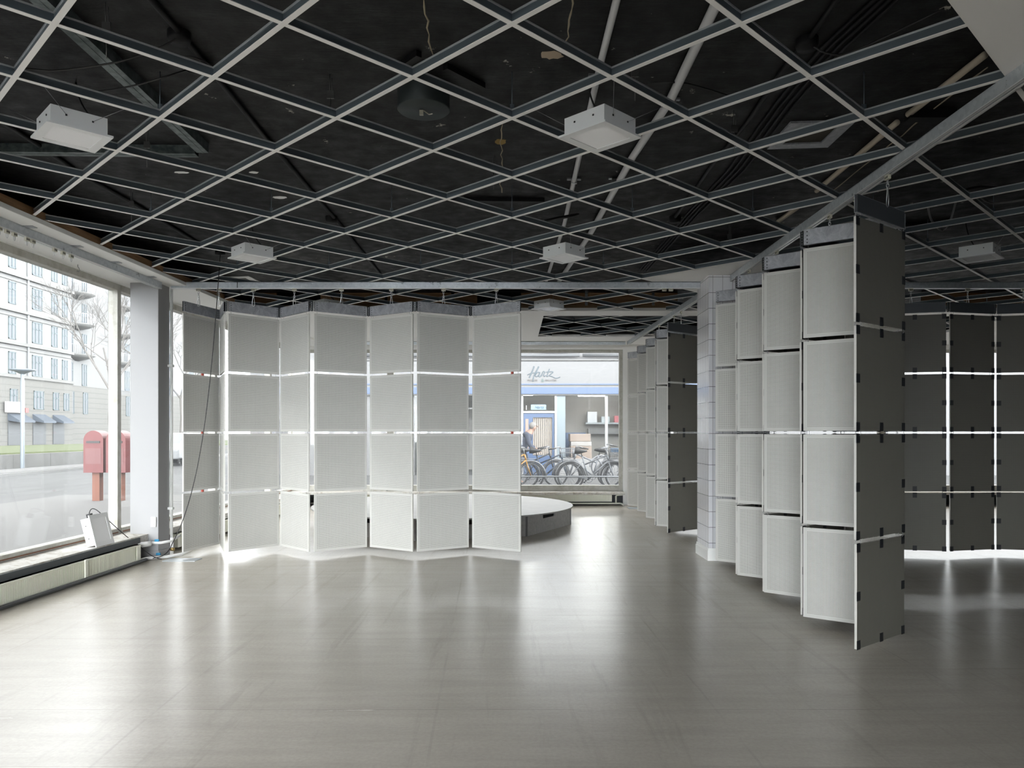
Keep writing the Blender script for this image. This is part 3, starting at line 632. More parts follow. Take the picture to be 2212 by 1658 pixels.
for (x, y), lb in (((387, 70), 'round black junction box on the ceiling pipe at the upper left'), ((1743, 84), 'round black junction box on the ceiling pipe at the upper right'), ((716, 468), 'round black junction box on the ceiling pipe, mid left'), ((1458, 468), 'round black junction box at the end of the ceiling pipe')):
    p = sl(x, y); tag(MB().lathe([(0, -0.05), (0.045, -0.048), (0.052, -0.03), (0.052, 0)], p, 20).build('junction_box', [blackpipe]), lb, 'junction box')
chanm = mat('green_grey_zinc', (0.10, 0.128, 0.128), 0.38, 0.4); L(chanm, ramp(chanm, noise(chanm, 22, 5, 0.6), [(0.35, (0.06, 0.082, 0.082)), (0.65, (0.17, 0.20, 0.20))]), bsdf(chanm).inputs['Base Color'])
def beam(a, c, w, h, label):
    a, c = sl(*a, h), sl(*c, h); d = c - a; M = Matrix.Translation(a) @ Matrix.Rotation(math.atan2(d.y, d.x), 4, 'Z'); ln = Vector((d.x, d.y)).length; b = MB(M)
    b.box((0, -w / 2, 0), (ln, w / 2, 0.004)); b.box((0, -w / 2, 0.004), (ln, -w / 2 + 0.004, h)); b.box((0, w / 2 - 0.004, 0.004), (ln, w / 2, h)); b.box((0, -0.006, -0.002), (ln, 0.006, 0.0))
    tag(b.build('ceiling_channel', [chanm]), label, 'metal channel')
beam((60, -20), (438, 330), 0.075, 0.06, 'galvanised channel crossing the ceiling diagonally at the upper left')
beam((-60, 331), (425, 336), 0.07, 0.055, 'galvanised channel lying level behind the left box lamp')
p = sl(915, 190)
g = thing('round_duct', p, 'dark round duct end hanging from the black ceiling', 'duct')
MB().lathe([(0.0, -0.12), (0.135, -0.12), (0.14, -0.115), (0.14, 0)], (0, 0, 0), 40).build('duct_cap', [mat('dark_zinc', (0.04, 0.05, 0.052), 0.45, 0.5)], g)
MB().tube([(0, 0, -0.12), (0.03, -0.01, -0.145), (0.05, -0.03, -0.15)], 0.003, 6).box((-0.02, -0.02, -0.15), (0.0, -0.005, -0.125)).build('dangling_wire', [plastic], g)
def hatch(pts, label, mt, inner):
    P = [sl(x, y) for x, y in pts]; c = sum(P, Vector()) / 4; g = thing('ceiling_hatch', c, label, 'hatch'); Q = [p_ - c for p_ in P]; b = MB()
    top = [(q.x, q.y, -0.001) for q in Q]; bot = [(q.x, q.y, -0.014) for q in Q]; inn = [(q.x * 0.62, q.y * 0.62, -0.014) for q in Q]; ini = [(q.x * 0.62, q.y * 0.62, -0.001) for q in Q]
    v = top + bot + inn + ini; f = []
    for i in range(4):
        j = (i + 1) % 4; f += [(i, j, 4 + j, 4 + i), (4 + i, 4 + j, 8 + j, 8 + i), (8 + i, 8 + j, 12 + j, 12 + i)]
    b.add(v, f); b.build('hatch_frame', [mt], g); b = MB(); b.prism([(q.x * 0.62, q.y * 0.62) for q in Q], -0.004, -0.001); b.build('hatch_opening', [inner], g)
hatch(((1708, 261), (1848, 258), (1788, 314), (1657, 318)), 'square galvanised hatch frame with dark opening on the ceiling', galvp, mat('rusty_hole', (0.025, 0.02, 0.012), 0.7))
hatch(((472, 597), (537, 594), (568, 610), (500, 613)), 'small white hatch on the ceiling above the wide screen', white, mat('hatch_board', (0.10, 0.10, 0.09), 0.7))
def slab_bar(a, c, w, h, label):
    a, c = sl(*a), sl(*c); d = c - a; M = Matrix.Translation(a) @ Matrix.Rotation(math.atan2(d.y, d.x), 4, 'Z')
    tag(MB(M).box((0, -w / 2, -h), (d.length, w / 2, 0)).build('ceiling_bar', [blackpipe]), label, 'bar')
slab_bar((858, 142), (905, 109), 0.03, 0.03, 'black bar left of the round ceiling duct'); slab_bar((962, 137), (1044, 180), 0.03, 0.03, 'black bar right of the round ceiling duct')
slab_bar((1003, 427), (1176, 429), 0.045, 0.03, 'level black bar on the ceiling in the centre')
slab_bar((1890, 490), (2050, 480), 0.16, 0.03, 'wide black bar on the ceiling over the dark screen'); slab_bar((1960, 240), (2060, 240), 0.07, 0.05, 'short black bar by the near track on the ceiling')
peel = mat('bare_plaster', (0.38, 0.27, 0.16), 0.9); crackm = mat('pale_crack', (0.36, 0.31, 0.22), 0.9)
def patch(x, y, a, c, label, mt=peel):
    p = sl(x, y); pts = []
    for i in range(18):
        t = 2 * math.pi * i / 18; k = 1 + random.uniform(-0.18, 0.18); pts.append((p.x + a * k * math.cos(t), p.y + c * k * math.sin(t)))
    tag(MB().prism(pts, SLAB - 0.002, SLAB + 0.001).build('peeled_patch', [mt]), label, 'peeled paint')
patch(1192, 118, 0.055, 0.04, 'pale peeled patch on the ceiling left of the conduits', mat('bare_skim', (0.45, 0.36, 0.27), 0.9)); patch(1081, 306, 0.04, 0.045, 'ochre round patch over a ceiling crack', mat('ochre_filler', (0.30, 0.20, 0.06), 0.9))
patch(150, 438 + 120, 0.03, 0.03, 'small peeled spot near the window edge'); patch(548, 372, 0.035, 0.02, 'white chipped spot on the ceiling above the left lamps', white2)
patch(604, 426, 0.06, 0.035, 'ragged white chipped spot on the ceiling, mid left', white2); patch(392, 372, 0.05, 0.02, 'thin white chipped spot beside the galvanised channel', white2)
def crack(pts, label):
    P = [sl(*q) for q in pts]; b = MB(); b.tube([Vector((q.x + random.uniform(-0.008, 0.008), q.y, SLAB)) for q in P], [random.uniform(0.002, 0.006) for _ in P], 5); tag(b.build('ceiling_crack', [crackm]), label, 'crack')
crack([(1083 + random.uniform(-2, 4), 226 + i * 9) for i in range(22)], 'thin ochre crack through the round ceiling patch'); crack([(916 + i * 2.1, 0 + i * 15) for i in range(9)], 'pale crack running towards the round ceiling duct')
crack([(1240 - i * 2, -5 + i * 12) for i in range(9)], 'pale crack left of the thin grey conduit')
crack([(2130 - i * 26, 145 + i * 21) for i in range(14)], 'thin pale crack beside the beige conduit')
def cable(pts, r_, label, mt=blackm):
    P = [sl(*q) for q in pts]; o = []
    for i in range(len(P) - 1):
        a = P[max(i - 1, 0)]; p0 = P[i]; p1 = P[i + 1]; c = P[min(i + 2, len(P) - 1)]
        for k in range(6): t = k / 6; o.append(0.5 * ((2 * p0) + (p1 - a) * t + (2 * a - 5 * p0 + 4 * p1 - c) * t * t + (3 * p0 - a - 3 * p1 + c) * t ** 3))
    o.append(P[-1]); tag(MB().tube(o, r_, 6).build('ceiling_cable', [mt]), label, 'cable')
cable([(-10, 140, 0.18), (60, 148, 0.2), (127, 152, 0.2), (253, 134, 0.16), (340, 105, 0.1), (387, 80, 0.04)], 0.0045, 'black cable sagging from the upper left junction box to the frame edge')
cable([(198, 199, 0.15), (279, 187, 0.17), (350, 168, 0.15), (420, 145, 0.05)], 0.0045, 'short black cable sagging to the left box lamp')
cable([(2004, 442, 0.16), (2012, 475, 0.18), (2034, 497, 0.19), (2052, 478, 0.18), (2068, 422, 0.15)], 0.008, 'grey cable loop hanging above the dark screen', mat('grey_cable', (0.20, 0.20, 0.20), 0.5))
cable([(2115, 423, 0.14), (2140, 438, 0.15), (2180, 436, 0.15), (2230, 428, 0.14)], 0.008, 'grey cable draped along the ceiling at the right edge', mat('grey_cable', (0.2, 0.2, 0.2), 0.5))
cable([(2081, 411, 0.15), (2112, 404, 0.12), (2150, 405, 0.12), (2190, 408, 0.14)], 0.009, 'thick black cable on the grid at the right')
cable([(1400, 180, 0.02), (1465, 178, 0.03), (1520, 190, 0.03), (1600, 215, 0.02)], 0.005, 'thin black cable beside the thick grey conduit')
cable([(1754, 98, 0.04), (1790, 116, 0.08), (1850, 108, 0.08), (2040, 18, 0.02)], 0.005, 'black cable from the upper right junction box')
b = MB()
for i in range(5): b.ring(sl(432, 130) + Vector((random.uniform(-.02, .02), random.uniform(-.03, .03), -0.03 - i * 0.008)), 0.06 + random.uniform(-.01, .01), 0.004, (1, 0.3, 0), (0, 1, 0.15 * i), 20, 5)
tag(b.build('cable_coil', [blackm]), 'coil of black cable on the ceiling below the upper left junction box', 'cable')
b = MB(); b.ring(sl(1212, 470, 0.14), 0.14, 0.009, (1, 0, 0.2), (0, 1, 0.3), 28, 6); tag(b.build('cable_loop', [blackm]), 'round loop of black cable above the middle box lamp', 'cable')
def ties(px, py, label):
    p = sl(px, py); b = MB(); b.tube([p, p + Vector((0, 0, -0.09))], 0.002, 5); b.tube([p + Vector((0.012, 0, -0.02)), p + Vector((0.012, 0, -0.10))], 0.002, 5)
    b.box((p.x - 0.014, p.y - 0.004, p.z - 0.125), (p.x + 0.022, p.y + 0.004, p.z - 0.085)); b.tube([p + Vector((0.004, 0, -0.12)), p + Vector((0.004, 0, -0.24))], 0.002, 5)
    tag(b.build('spring_hanger', [mat('dark_spring_steel', (0.16, 0.16, 0.16), 0.4, 0.6)]), label, 'hanger')
for (x, y, lb) in ((228, 5, 'spring hanger above the left box lamp'), (316, 275, 'spring hanger right of the left box lamp'), (712, 160, 'spring hanger left of the round ceiling duct'), (1370, 110, 'spring hanger beside the central box lamp'), (1585, 238, 'spring hanger between conduits and hatch'), (1065, 330, 'spring hanger beside the ochre ceiling patch'), (283, 410, 'spring hanger near the left windows'), (757, 530, 'spring hanger above the wide screen'), (1575, 485, 'spring hanger above the tiled column')):
    ties(x, y, lb)

# ------------------------------------------------------------------ outside
G0 = -0.10
asph = mat('pale_asphalt', (0.12, 0.122, 0.124), 0.75); m = asph
t0 = N(m, 'ShaderNodeTexCoord').outputs['Object']
L(m, ramp(m, noise(m, 0.8, 9, 0.7, t0, stretch=(2, 0.4, 1)), [(0.35, (0.050, 0.051, 0.053)), (0.65, (0.075, 0.077, 0.079))]), bsdf(m).inputs['Base Color'])
pave = mat('paving_slabs', (0.11, 0.11, 0.11), 0.8)
def ext_struct(b, name, mts, label, cat): o = b.build(name, mts); o['kind'] = 'structure'; o['label'] = label; o['category'] = cat; return o
ext_struct(MB().box((-120, -60, G0 - 0.2), (120, 160, G0)), 'road', [asph], 'pale grey wet road outside the windows', 'road')
ext_struct(MB().box((-9.5, -40, G0), (-4.75, 13.96, G0 + 0.08)).box((-9.5, 13.96, G0), (40, 16.2, G0 + 0.08)), 'pavement', [pave], 'paved sidewalk just outside the shop windows', 'pavement')
ext_struct(MB().box((-17.6, -40, G0), (-16.2, 80, G0 + 0.12)).box((-16.2, -40, G0), (-16.0, 80, G0 + 0.10)), 'kerb', [pave], 'kerb strip in the middle of the street', 'kerb')
grassm = mat('winter_grass', (0.0540, 0.0684, 0.0216), 0.9)
concm = mat('pale_concrete', (0.36, 0.36, 0.35), 0.85); m = concm
t0 = N(m, 'ShaderNodeTexCoord').outputs['Object']; s = N(m, 'ShaderNodeSeparateXYZ'); L(m, t0, s.inputs[0])
jf = math_n(m, 'LESS_THAN', math_n(m, 'FRACT', math_n(m, 'DIVIDE', math_n(m, 'ADD', s.outputs['Y'], 100.0), 2.4)), 0.02)
L(m, mixc(m, jf, ramp(m, noise(m, 2, 6, 0.6, t0), [(0.3, (0.0684, 0.0684, 0.0662)), (0.7, (0.0900, 0.0900, 0.0886))]), (0.0504, 0.0504, 0.0504)), bsdf(m).inputs['Base Color'])
tag(MB().box((-19.9, -40, G0), (-19.4, 80, 0.44)).build('low_wall', [concm]), 'low concrete wall along the street with grass behind', 'wall')
tag(MB().box((-31, -40, G0), (-19.9, 80, 0.50)).build('lawn', [grassm]), 'strip of green grass above the low concrete wall', 'grass', kind='stuff')
bw = mat('white_render', (0.1116, 0.1116, 0.1102), 0.85); bs = mat('grey_rusticated_stone', (0.34, 0.335, 0.31), 0.85); m = bs
t0 = N(m, 'ShaderNodeTexCoord').outputs['Object']; s = N(m, 'ShaderNodeSeparateXYZ'); L(m, t0, s.inputs[0])
jz = math_n(m, 'LESS_THAN', math_n(m, 'FRACT', math_n(m, 'DIVIDE', math_n(m, 'ADD', s.outputs['Z'], 50.0), 0.55)), 0.09)
L(m, mixc(m, jz, (0.0720, 0.0706, 0.0655), (0.0418, 0.0418, 0.0396)), bsdf(m).inputs['Base Color'])
bcorn = mat('pale_cornice', (0.0864, 0.0857, 0.0828), 0.8); wfr = mat('blue_grey_window_wood', (0.03, 0.047, 0.053), 0.6); wgl = mat('far_window_glass', (0.075, 0.08, 0.088), 0.5, spec=0.15); shopd = mat('dark_awning', (0.035, 0.045, 0.06), 0.7)
FX = -44.0
g = thing('apartment_building', (FX, 62, G0), 'white apartment building with rows of dark framed windows across the street', 'building')
def fb(): return MB(Matrix.Translation((-FX, -62, -G0)))
fb().box((FX - 12, -60, 6.2), (FX, 76.0, 27)).build('upper_facade', [bw], g)
fb().box((FX - 12, -60, G0), (FX + 0.15, 76.0, 6.2)).build('stone_base', [bs], g)
b = fb()
for z in (6.2, 9.1, 12.0, 15.15, 18.3): b.box((FX, -60, z - 0.05), (FX + 0.30, 76.05, z + 0.22)); b.box((FX, -60, z - 0.45), (FX + 0.10, 76.02, z - 0.36))
b.build('cornice', [bcorn], g)
b = fb(); b.tube([(FX + 0.12, 69.1, 6.3), (FX + 0.12, 69.1, 27)], 0.09, 8); b.build('downpipe', [mat('zinc_pipe', (0.22, 0.23, 0.24), 0.5)], g)
def bwin(y, z, w, h, lights, base=0.0, parent=None, X=FX):
    b = fb() if parent is None else MB(); par = g if parent is None else parent
    x0 = X + base; fw = 0.09
    b.box((x0, y - w / 2, z - h / 2), (x0 + 0.05, y - w / 2 + fw, z + h / 2)); b.box((x0, y + w / 2 - fw, z - h / 2), (x0 + 0.05, y + w / 2, z + h / 2))
    b.box((x0, y - w / 2, z - h / 2), (x0 + 0.05, y + w / 2, z - h / 2 + fw)); b.box((x0, y - w / 2, z + h / 2 - fw), (x0 + 0.05, y + w / 2, z + h / 2))
    for i in range(1, lights): yy = y - w / 2 + w * i / lights; b.box((x0, yy - 0.045, z - h / 2), (x0 + 0.055, yy + 0.045, z + h / 2))
    b.box((x0, y - w / 2, z + h * 0.14), (x0 + 0.055, y + w / 2, z + h * 0.14 + 0.1))
    o = b.build('window', [wfr], par); b2 = fb() if parent is None else MB(); b2.box((x0 - 0.02, y - w / 2 + 0.02, z - h / 2 + 0.02), (x0 + 0.02, y + w / 2 - 0.02, z + h / 2 - 0.02)); b2.build('pane', [wgl], o)
for z in (4.3, 7.45, 10.5, 13.6, 16.75):
    for y, w, k in ((60.5, 1.35, 3), (63.8, 1.0, 2), (67.0, 1.0, 2), (70.55, 1.5, 3), (73.2, 0.95, 2), (74.9, 0.9, 2)): bwin(y, z, w, 1.95 if z > 5 else 1.7, k, 0.0 if z > 6 else 0.15)
for i, (y, w) in enumerate(((67.3, 2.2), (70.6, 1.9), (73.6, 1.8))):
    o = fb().box((FX + 0.15, y - w / 2, 0.2), (FX + 0.22, y + w / 2, 2.4)).build('shop_window', [mat('shop_glass_dark', (0.05, 0.053, 0.056), 0.5, spec=0.15)], g)
    fb().prism([(FX + 0.15, 3.0), (FX + 1.2, 2.35), (FX + 1.2, 2.2), (FX + 0.15, 2.35)], y - w / 2, y + w / 2, 0, axis='y').build('awning', [shopd], o)
tag(MB().box((FX + 0.3, 65.6, 3.05), (FX + 0.5, 68.0, 4.0)).build('shop_sign', [mat('sign_white', (0.25, 0.24, 0.235), 0.5)]), 'small white lit sign on the stone base of the white building', 'sign')
tag(MB().box((FX + 0.3, 68.1, 3.1), (FX + 0.5, 68.55, 3.5)).build('shop_sign', [mat('sign_red', (0.13, 0.02, 0.018), 0.5)]), 'small red plate beside the white shop sign', 'sign')
FX2 = -45.5
g2 = thing('balcony_building', (0, 0, 0), 'pale building with rounded balconies right of the white apartment building', 'building')
MB().box((FX2 - 10, 76.3, G0), (FX2, 120, 27)).build('facade', [mat('grey_render', (0.1008, 0.1008, 0.1008), 0.85)], g2)
MB().box((FX2, 76.3, G0), (FX2 + 0.12, 120, 6.2)).build('stone_base', [bs], g2)
for z in (4.6, 7.6, 10.8, 14.0, 17.2):
    for y, w, k in ((78.2, 1.4, 3), (81.0, 0.9, 2), (86.5, 1.4, 3), (90.0, 1.0, 2), (95, 1.4, 3), (101, 1.4, 3), (108, 1.4, 3)): bwin(y, z - 0.2, w, 2.3, k, 0.0 if z > 6.5 else 0.12, g2, FX2)
for z in (9.3, 12.5, 15.7):
    for y in (79.6, 88.2):
        o = MB().lathe([(0.3, -0.5), (1.2, -0.25), (1.75, 0), (1.75, 0.12), (0, 0.12)], (FX2, y, z), 28).build('balcony', [bcorn], g2)
        b = MB()
        for i in range(29): a = -math.pi / 2 + math.pi * i / 28; b.tube([(FX2 + 1.68 * math.cos(a), y + 1.68 * math.sin(a), z + 0.1), (FX2 + 1.68 * math.cos(a), y + 1.68 * math.sin(a), z + 1.1)], 0.02, 4)
        b.tube([(FX2 + 1.68 * math.cos(-math.pi / 2 + math.pi * i / 20), y + 1.68 * math.sin(-math.pi / 2 + math.pi * i / 20), z + 1.1) for i in range(21)], 0.03, 5); b.build('railing', [mat('rail_grey', (0.25, 0.25, 0.26), 0.5)], o)
# street lamp, tree, letter boxes
g = thing('street_lamp', (-18.9, 29.4, G0), 'grey street lamp post with flat lamp head by the low wall', 'street lamp')
lp = mat('lamp_post_grey', (0.085, 0.10, 0.115), 0.5)
MB().lathe([(0.075, 0), (0.075, 3.4), (0.06, 3.42), (0.06, 3.65)], (0, 0, 0), 16).build('post', [lp], g)
MB().lathe([(0.06, 3.65), (0.25, 3.75), (0.45, 3.80), (0.45, 3.84), (0, 3.90)], (0, 0, 0), 24).build('lamp_head', [lp], g)
bark = mat('bare_bark', (0.075, 0.07, 0.066), 0.9)
def tree(x, y, h, label, seed):
    rnd = random.Random(seed); b = MB(); g_ = thing('bare_tree', (x, y, 0.50), label, 'tree'); tk = MB()
    def br(p, d, ln, r_, dep, tgt):
        q = p + d * ln; mid = p + d * ln * 0.5 + Vector((rnd.uniform(-1, 1), rnd.uniform(-1, 1), rnd.uniform(-.3, .5))) * ln * 0.06
        tgt.tube([p, mid, q], [r_, r_ * 0.85, r_ * 0.65], 5 if dep > 2 else 3, caps=False)
        if dep == 0: return
        for i in range(3 if dep > 1 else 4):
            nd = (d + Vector((rnd.uniform(-1, 1), rnd.uniform(-1, 1), rnd.uniform(-.35, .75))) * 0.75).normalized(); br(p + d * ln * rnd.uniform(0.45, 1.0), nd, ln * rnd.uniform(0.55, 0.82), r_ * 0.58, dep - 1, b)
    br(Vector((0, 0, 0)), Vector((0, 0, 1)), h * 0.32, 0.14, 0, tk); tk.build('trunk', [bark], g_)
    for i in range(4): br(Vector((0, 0, h * 0.3)), Vector((rnd.uniform(-.7, .7), rnd.uniform(-.7, .7), 1)).normalized(), h * 0.28, 0.075, 5, b)
    b.build('branches', [bark], g_)
tree(-25.0, 47.5, 11, 'bare winter tree with fine twigs before the pale balcony building', 3)
tree(-27.0, 62, 12, 'bare winter tree farther along the grass strip', 5)
redbox = mat('letterbox_red', (0.085, 0.010, 0.010), 0.4)
def letterbox(x, y, label):
    g_ = thing('letter_box', (x, y, G0 + 0.08), label, 'letter box'); pr = [(-0.19, 0.55), (0.19, 0.55)] + [(0.19 * math.cos(math.pi * i / 14), 1.17 + 0.19 * math.sin(math.pi * i / 14)) for i in range(15)]
    MB().prism(pr, -0.16, 0.16, 0, axis='y').build('box_body', [redbox], g_); MB().box((-0.13, -0.175, 1.12), (0.13, -0.16, 1.16)).build('slot', [blackm], g_)
    MB().box((-0.15, -0.165, 0.72), (0.15, -0.161, 1.02)).build('notice', [mat('pale_notice', (0.10, 0.035, 0.035), 0.6)], g_); MB().box((-0.07, -0.07, 0), (0.07, 0.07, 0.55)).build('stand', [mat('orange_stand', (0.11, 0.032, 0.014), 0.6)], g_)
letterbox(-8.05, 15.2 - 0.4, 'red letter box with rounded top, the one left of the window mullion'); letterbox(-7.62, 15.2 - 0.4, 'red letter box with rounded top, the one right of the window mullion')
# car glimpsed beside the column
g = thing('parked_car', (-14.6, 33.5, G0), 'white parked car glimpsed between the white column and wide screen', 'car', None, math.radians(90))
carw = mat('car_white', (0.16, 0.165, 0.17), 0.25)
MB().prism([(-2.0, 0.3), (2.0, 0.3), (2.05, 0.7), (1.2, 0.9), (0.6, 1.35), (-1.2, 1.4), (-1.9, 0.95), (-2.05, 0.7)], -0.82, 0.82, 0, axis='y').build('body', [carw], g, 0.06)
MB().prism([(0.95, 0.92), (0.5, 1.28), (-1.1, 1.32), (-1.6, 0.95)], -0.83, 0.83, 0, axis='y').build('side_windows', [wgl], g)
for x in (-1.25, 1.3):
    for y in (-0.75, 0.75): MB(Matrix.Translation((x, y, 0.31)) @ Matrix.Rotation(math.pi / 2, 4, 'X')).lathe([(0, -0.09), (0.31, -0.09), (0.31, 0.09), (0, 0.09)], (0, 0, 0), 20).build('wheel', [blackm], g)

# the shop across the side street
SY = 25.0
blue = mat('shop_blue', (0.010, 0.030, 0.075), 0.5); pblue = mat('pale_shop_blue', (0.075, 0.095, 0.107), 0.5); fasc = mat('fascia_white', (0.062, 0.062, 0.063), 0.6)
g = thing('shop_building', (0, SY, G0), 'white shop front with blue trim and lettered fascia across the side street', 'shop')
def sb(): return MB(Matrix.Translation((0, -SY, -G0)))
b = sb(); b.box((-8.6, SY, 2.86), (40, SY + 8, 5.4)); b.box((-8.6, SY, G0), (-3.2, SY + 8, 2.86)); b.box((6.3, SY, G0), (40, SY + 8, 2.86)); b.box((-3.2, SY + 4.0, G0), (6.3, SY + 8, 2.86)); b.build('facade', [fasc], g)
sb().box((-6, SY - 0.12, 2.90), (7, SY, 3.62)).build('fascia_board', [fasc], g)
b = sb(); b.box((-6, SY - 0.14, 2.86), (7, SY, 2.90)); b.box((-6, SY - 0.16, 2.56), (7, SY + 0.1, 2.78)); b.build('blue_band', [blue], g)
b = sb(); b.box((-6, SY - 0.10, 3.66), (7, SY, 3.70)); b.box((-6, SY - 0.2, 4.10), (7, SY, 4.16)); b.box((-6, SY - 0.12, 2.52), (7, SY, 2.56)); b.box((-6, SY - 0.1, 2.78), (7, SY, 2.86)); b.build('ledge', [bcorn], g)
b = sb(); b.tube([(-6, SY - 0.2, 3.82), (2.2, SY - 0.2, 3.82)], 0.05, 10); b.box((1.0, SY - 0.3, 3.98), (1.9, SY, 4.08)); b.tube([(2.3, SY - 0.2, 3.82), (6.0, SY - 0.2, 3.82)], 0.05, 10); b.build('awning_roll', [mat('awning_grey', (0.045, 0.047, 0.05), 0.6)], g)
b = sb()
for x0, x1 in ((-0.0 - 0.9, -0.84), (0.30, 0.37), (1.40, 1.475), (3.05, 3.14), (5.2, 5.28)): b.box((x0, SY - 0.06, G0), (x1, SY + 0.06, 2.52))
b.box((0.37, SY - 0.06, 1.94), (1.40, SY + 0.06, 2.01)); b.box((1.47, SY - 0.06, G0), (6.3, SY + 0.06, 0.45)); b.build('window_frames', [mat('frame_white', (0.13, 0.13, 0.13), 0.5)], g)
sb().box((1.475, SY - 0.03, 0.45), (1.75, SY + 0.03, 2.52)).build('side_panel', [pblue], g)
o = sb().box((0.38, SY - 0.02, G0), (0.60, SY + 0.03, 1.94)).box((0.60, SY - 0.02, 1.80), (1.39, SY + 0.03, 1.94)).box((0.60, SY - 0.02, G0), (0.68, SY + 0.03, 1.8)).box((1.32, SY - 0.02, G0), (1.39, SY + 0.03, 1.8)).box((0.68, SY - 0.02, G0), (1.32, SY + 0.03, 0.55)).build('door', [blue], g)
b = sb()
for i in range(10): b.box((0.70 + i * 0.062, SY + 0.05, 0.58), (0.735 + i * 0.062, SY + 0.07, 1.78))
b.build('door_blind', [mat('blind_beige', (0.16, 0.135, 0.115), 0.7)], o)
sb().box((0.44, SY - 0.03, 0.7), (0.54, SY - 0.015, 1.75)).build('door_side_glass', [mat('peach_glass', (0.13, 0.09, 0.07), 0.4)], o)
b = sb(); b.box((1.75, SY - 0.004, 0.45), (6.3, SY + 0.004, 2.52)); b.box((0.37, SY - 0.004, 2.01), (1.40, SY + 0.004, 2.52)); b.box((-3.2, SY - 0.004, 0.0), (0.3, SY + 0.004, 2.52)); b.build('shop_glass', [glass], g)
b = sb(); b.box((-3.2, SY + 3.9, G0), (6.3, SY + 3.99, 2.86)); b.box((-3.2, SY + 0.1, 2.70), (6.3, SY + 4, 2.76)); b.build('shop_interior', [mat('shop_wall', (0.16, 0.15, 0.14), 0.8)], g)
tubem = mat('fluorescent_tube', (1, 1, 1), 0.5, emit=(1, 0.97, 0.9), es=2.2)
for (x0, x1, y) in ((0.35, 0.85, 1.2), (0.35, 0.75, 2.0), (2.2, 3.2, 1.0), (3.4, 4.8, 1.0), (2.4, 3.4, 2.6)):
    MB().box((x0, SY + y, 2.62), (x1, SY + y + 0.1, 2.69)).build('shop_light', [tubem]); o = bpy.context.scene.objects[-1]
for i, o in enumerate([q for q in C.objects if q.name.startswith('shop_light')]): tag(o, 'fluorescent light fitting inside the shop across the street', 'light', 'shop ceiling lights')
def text(body, x, y, z, size, mt, label, shear=0.0, ext=0.01, space=1.0, name='sign_lettering', par=None):
    cu = bpy.data.curves.new(name, 'FONT'); cu.body = body; cu.size = size; cu.shear = shear; cu.extrude = ext; cu.space_character = space
    t = bpy.data.objects.new(name, cu); t.location = (x, y, z); t.rotation_euler = (math.pi / 2, 0, 0); cu.materials.append(mt); C.objects.link(t); 
    me = bpy.data.meshes.new_from_object(t); bpy.data.objects.remove(t); o = bpy.data.objects.new(name, me); C.objects.link(o)
    o.location = (x, y, z); o.rotation_euler = (math.pi / 2, 0, 0); o.parent = par; return o
lett = mat('sign_blue_grey', (0.028, 0.042, 0.052), 0.6); lett2 = mat('sign_brown_grey', (0.05, 0.04, 0.036), 0.6); lett3 = mat('sign_green', (0.03, 0.055, 0.05), 0.6)
# handwritten shop name as brush strokes
k = 25.0 / 1645; bx, bz = (1120 - 1106) * k, 1.30 + (934 - 730) * k
def st(pts, w, n=8):
    P = [Vector((bx + x / 9.617 * k, SY - 0.125 - G0 * 0, bz - y / 9.617 * k)) for x, y in pts]; o = []
    for i in range(len(P) - 1):
        a = P[max(i - 1, 0)]; p0 = P[i]; p1 = P[i + 1]; c = P[min(i + 2, len(P) - 1)]
        for j in range(n): t = j / n; o.append(0.5 * ((2 * p0) + (p1 - a) * t + (2 * a - 5 * p0 + 4 * p1 - c) * t * t + (3 * p0 - a - 3 * p1 + c) * t ** 3))
    o.append(P[-1]); return o, w
b = MB(Matrix.Translation((0, -SY, -G0)))
for pts, w in (([(325, 590), (290, 680), (250, 770), (222, 830)], 0.020), ([(420, 595), (370, 690), (320, 790), (295, 905)], 0.020), ([(185, 770), (260, 735), (340, 728), (400, 715)], 0.013),
               ([(445, 720), (395, 715), (355, 765), (362, 805), (400, 790), (440, 730), (420, 800), (450, 805), (480, 760)], 0.014), ([(475, 790), (500, 720), (520, 700), (545, 715), (520, 760), (530, 800), (565, 780)], 0.015),
               ([(640, 645), (605, 740), (585, 800), (620, 790)], 0.015), ([(570, 715), (650, 705), (715, 710), (660, 760), (640, 790), (690, 800), (760, 835), (820, 830), (860, 812)], 0.014)):
    P, w = st(pts, w); b.tube(P, w, 6)
b.build('sign_script', [lett], g)
z_ = 1.30 + (934 - 823.5) * k - G0
text('PICKLES', (1139 - 1106) * k, -0.13, z_, 0.085, lett2, '', space=1.12, par=g); text('&', (1169 - 1106) * k, -0.13, z_ - 0.02, 0.15, lett3, '', par=g); text('SALATER', (1177.5 - 1106) * k, -0.13, z_, 0.085, lett2, '', space=1.12, par=g)
MB().box((0.62, 0.0, 2.05 - G0), (1.12, 0.04, 2.22 - G0)).build('door_sign', [mat('sign_pale_blue', (0.10, 0.15, 0.175), 0.5)], g)
text('Hartz', 0.74, -0.012, 2.09 - G0, 0.13, mat('sign_deep_blue', (0.006, 0.028, 0.06), 0.5), '', 0.35, 0.004, par=g)
text('1', 0.42, -0.06, 2.05 - G0, 0.2, mat('numeral_white', (0.35, 0.35, 0.35), 0.5), '', 0, 0.006, 1.0, 'house_number', g)
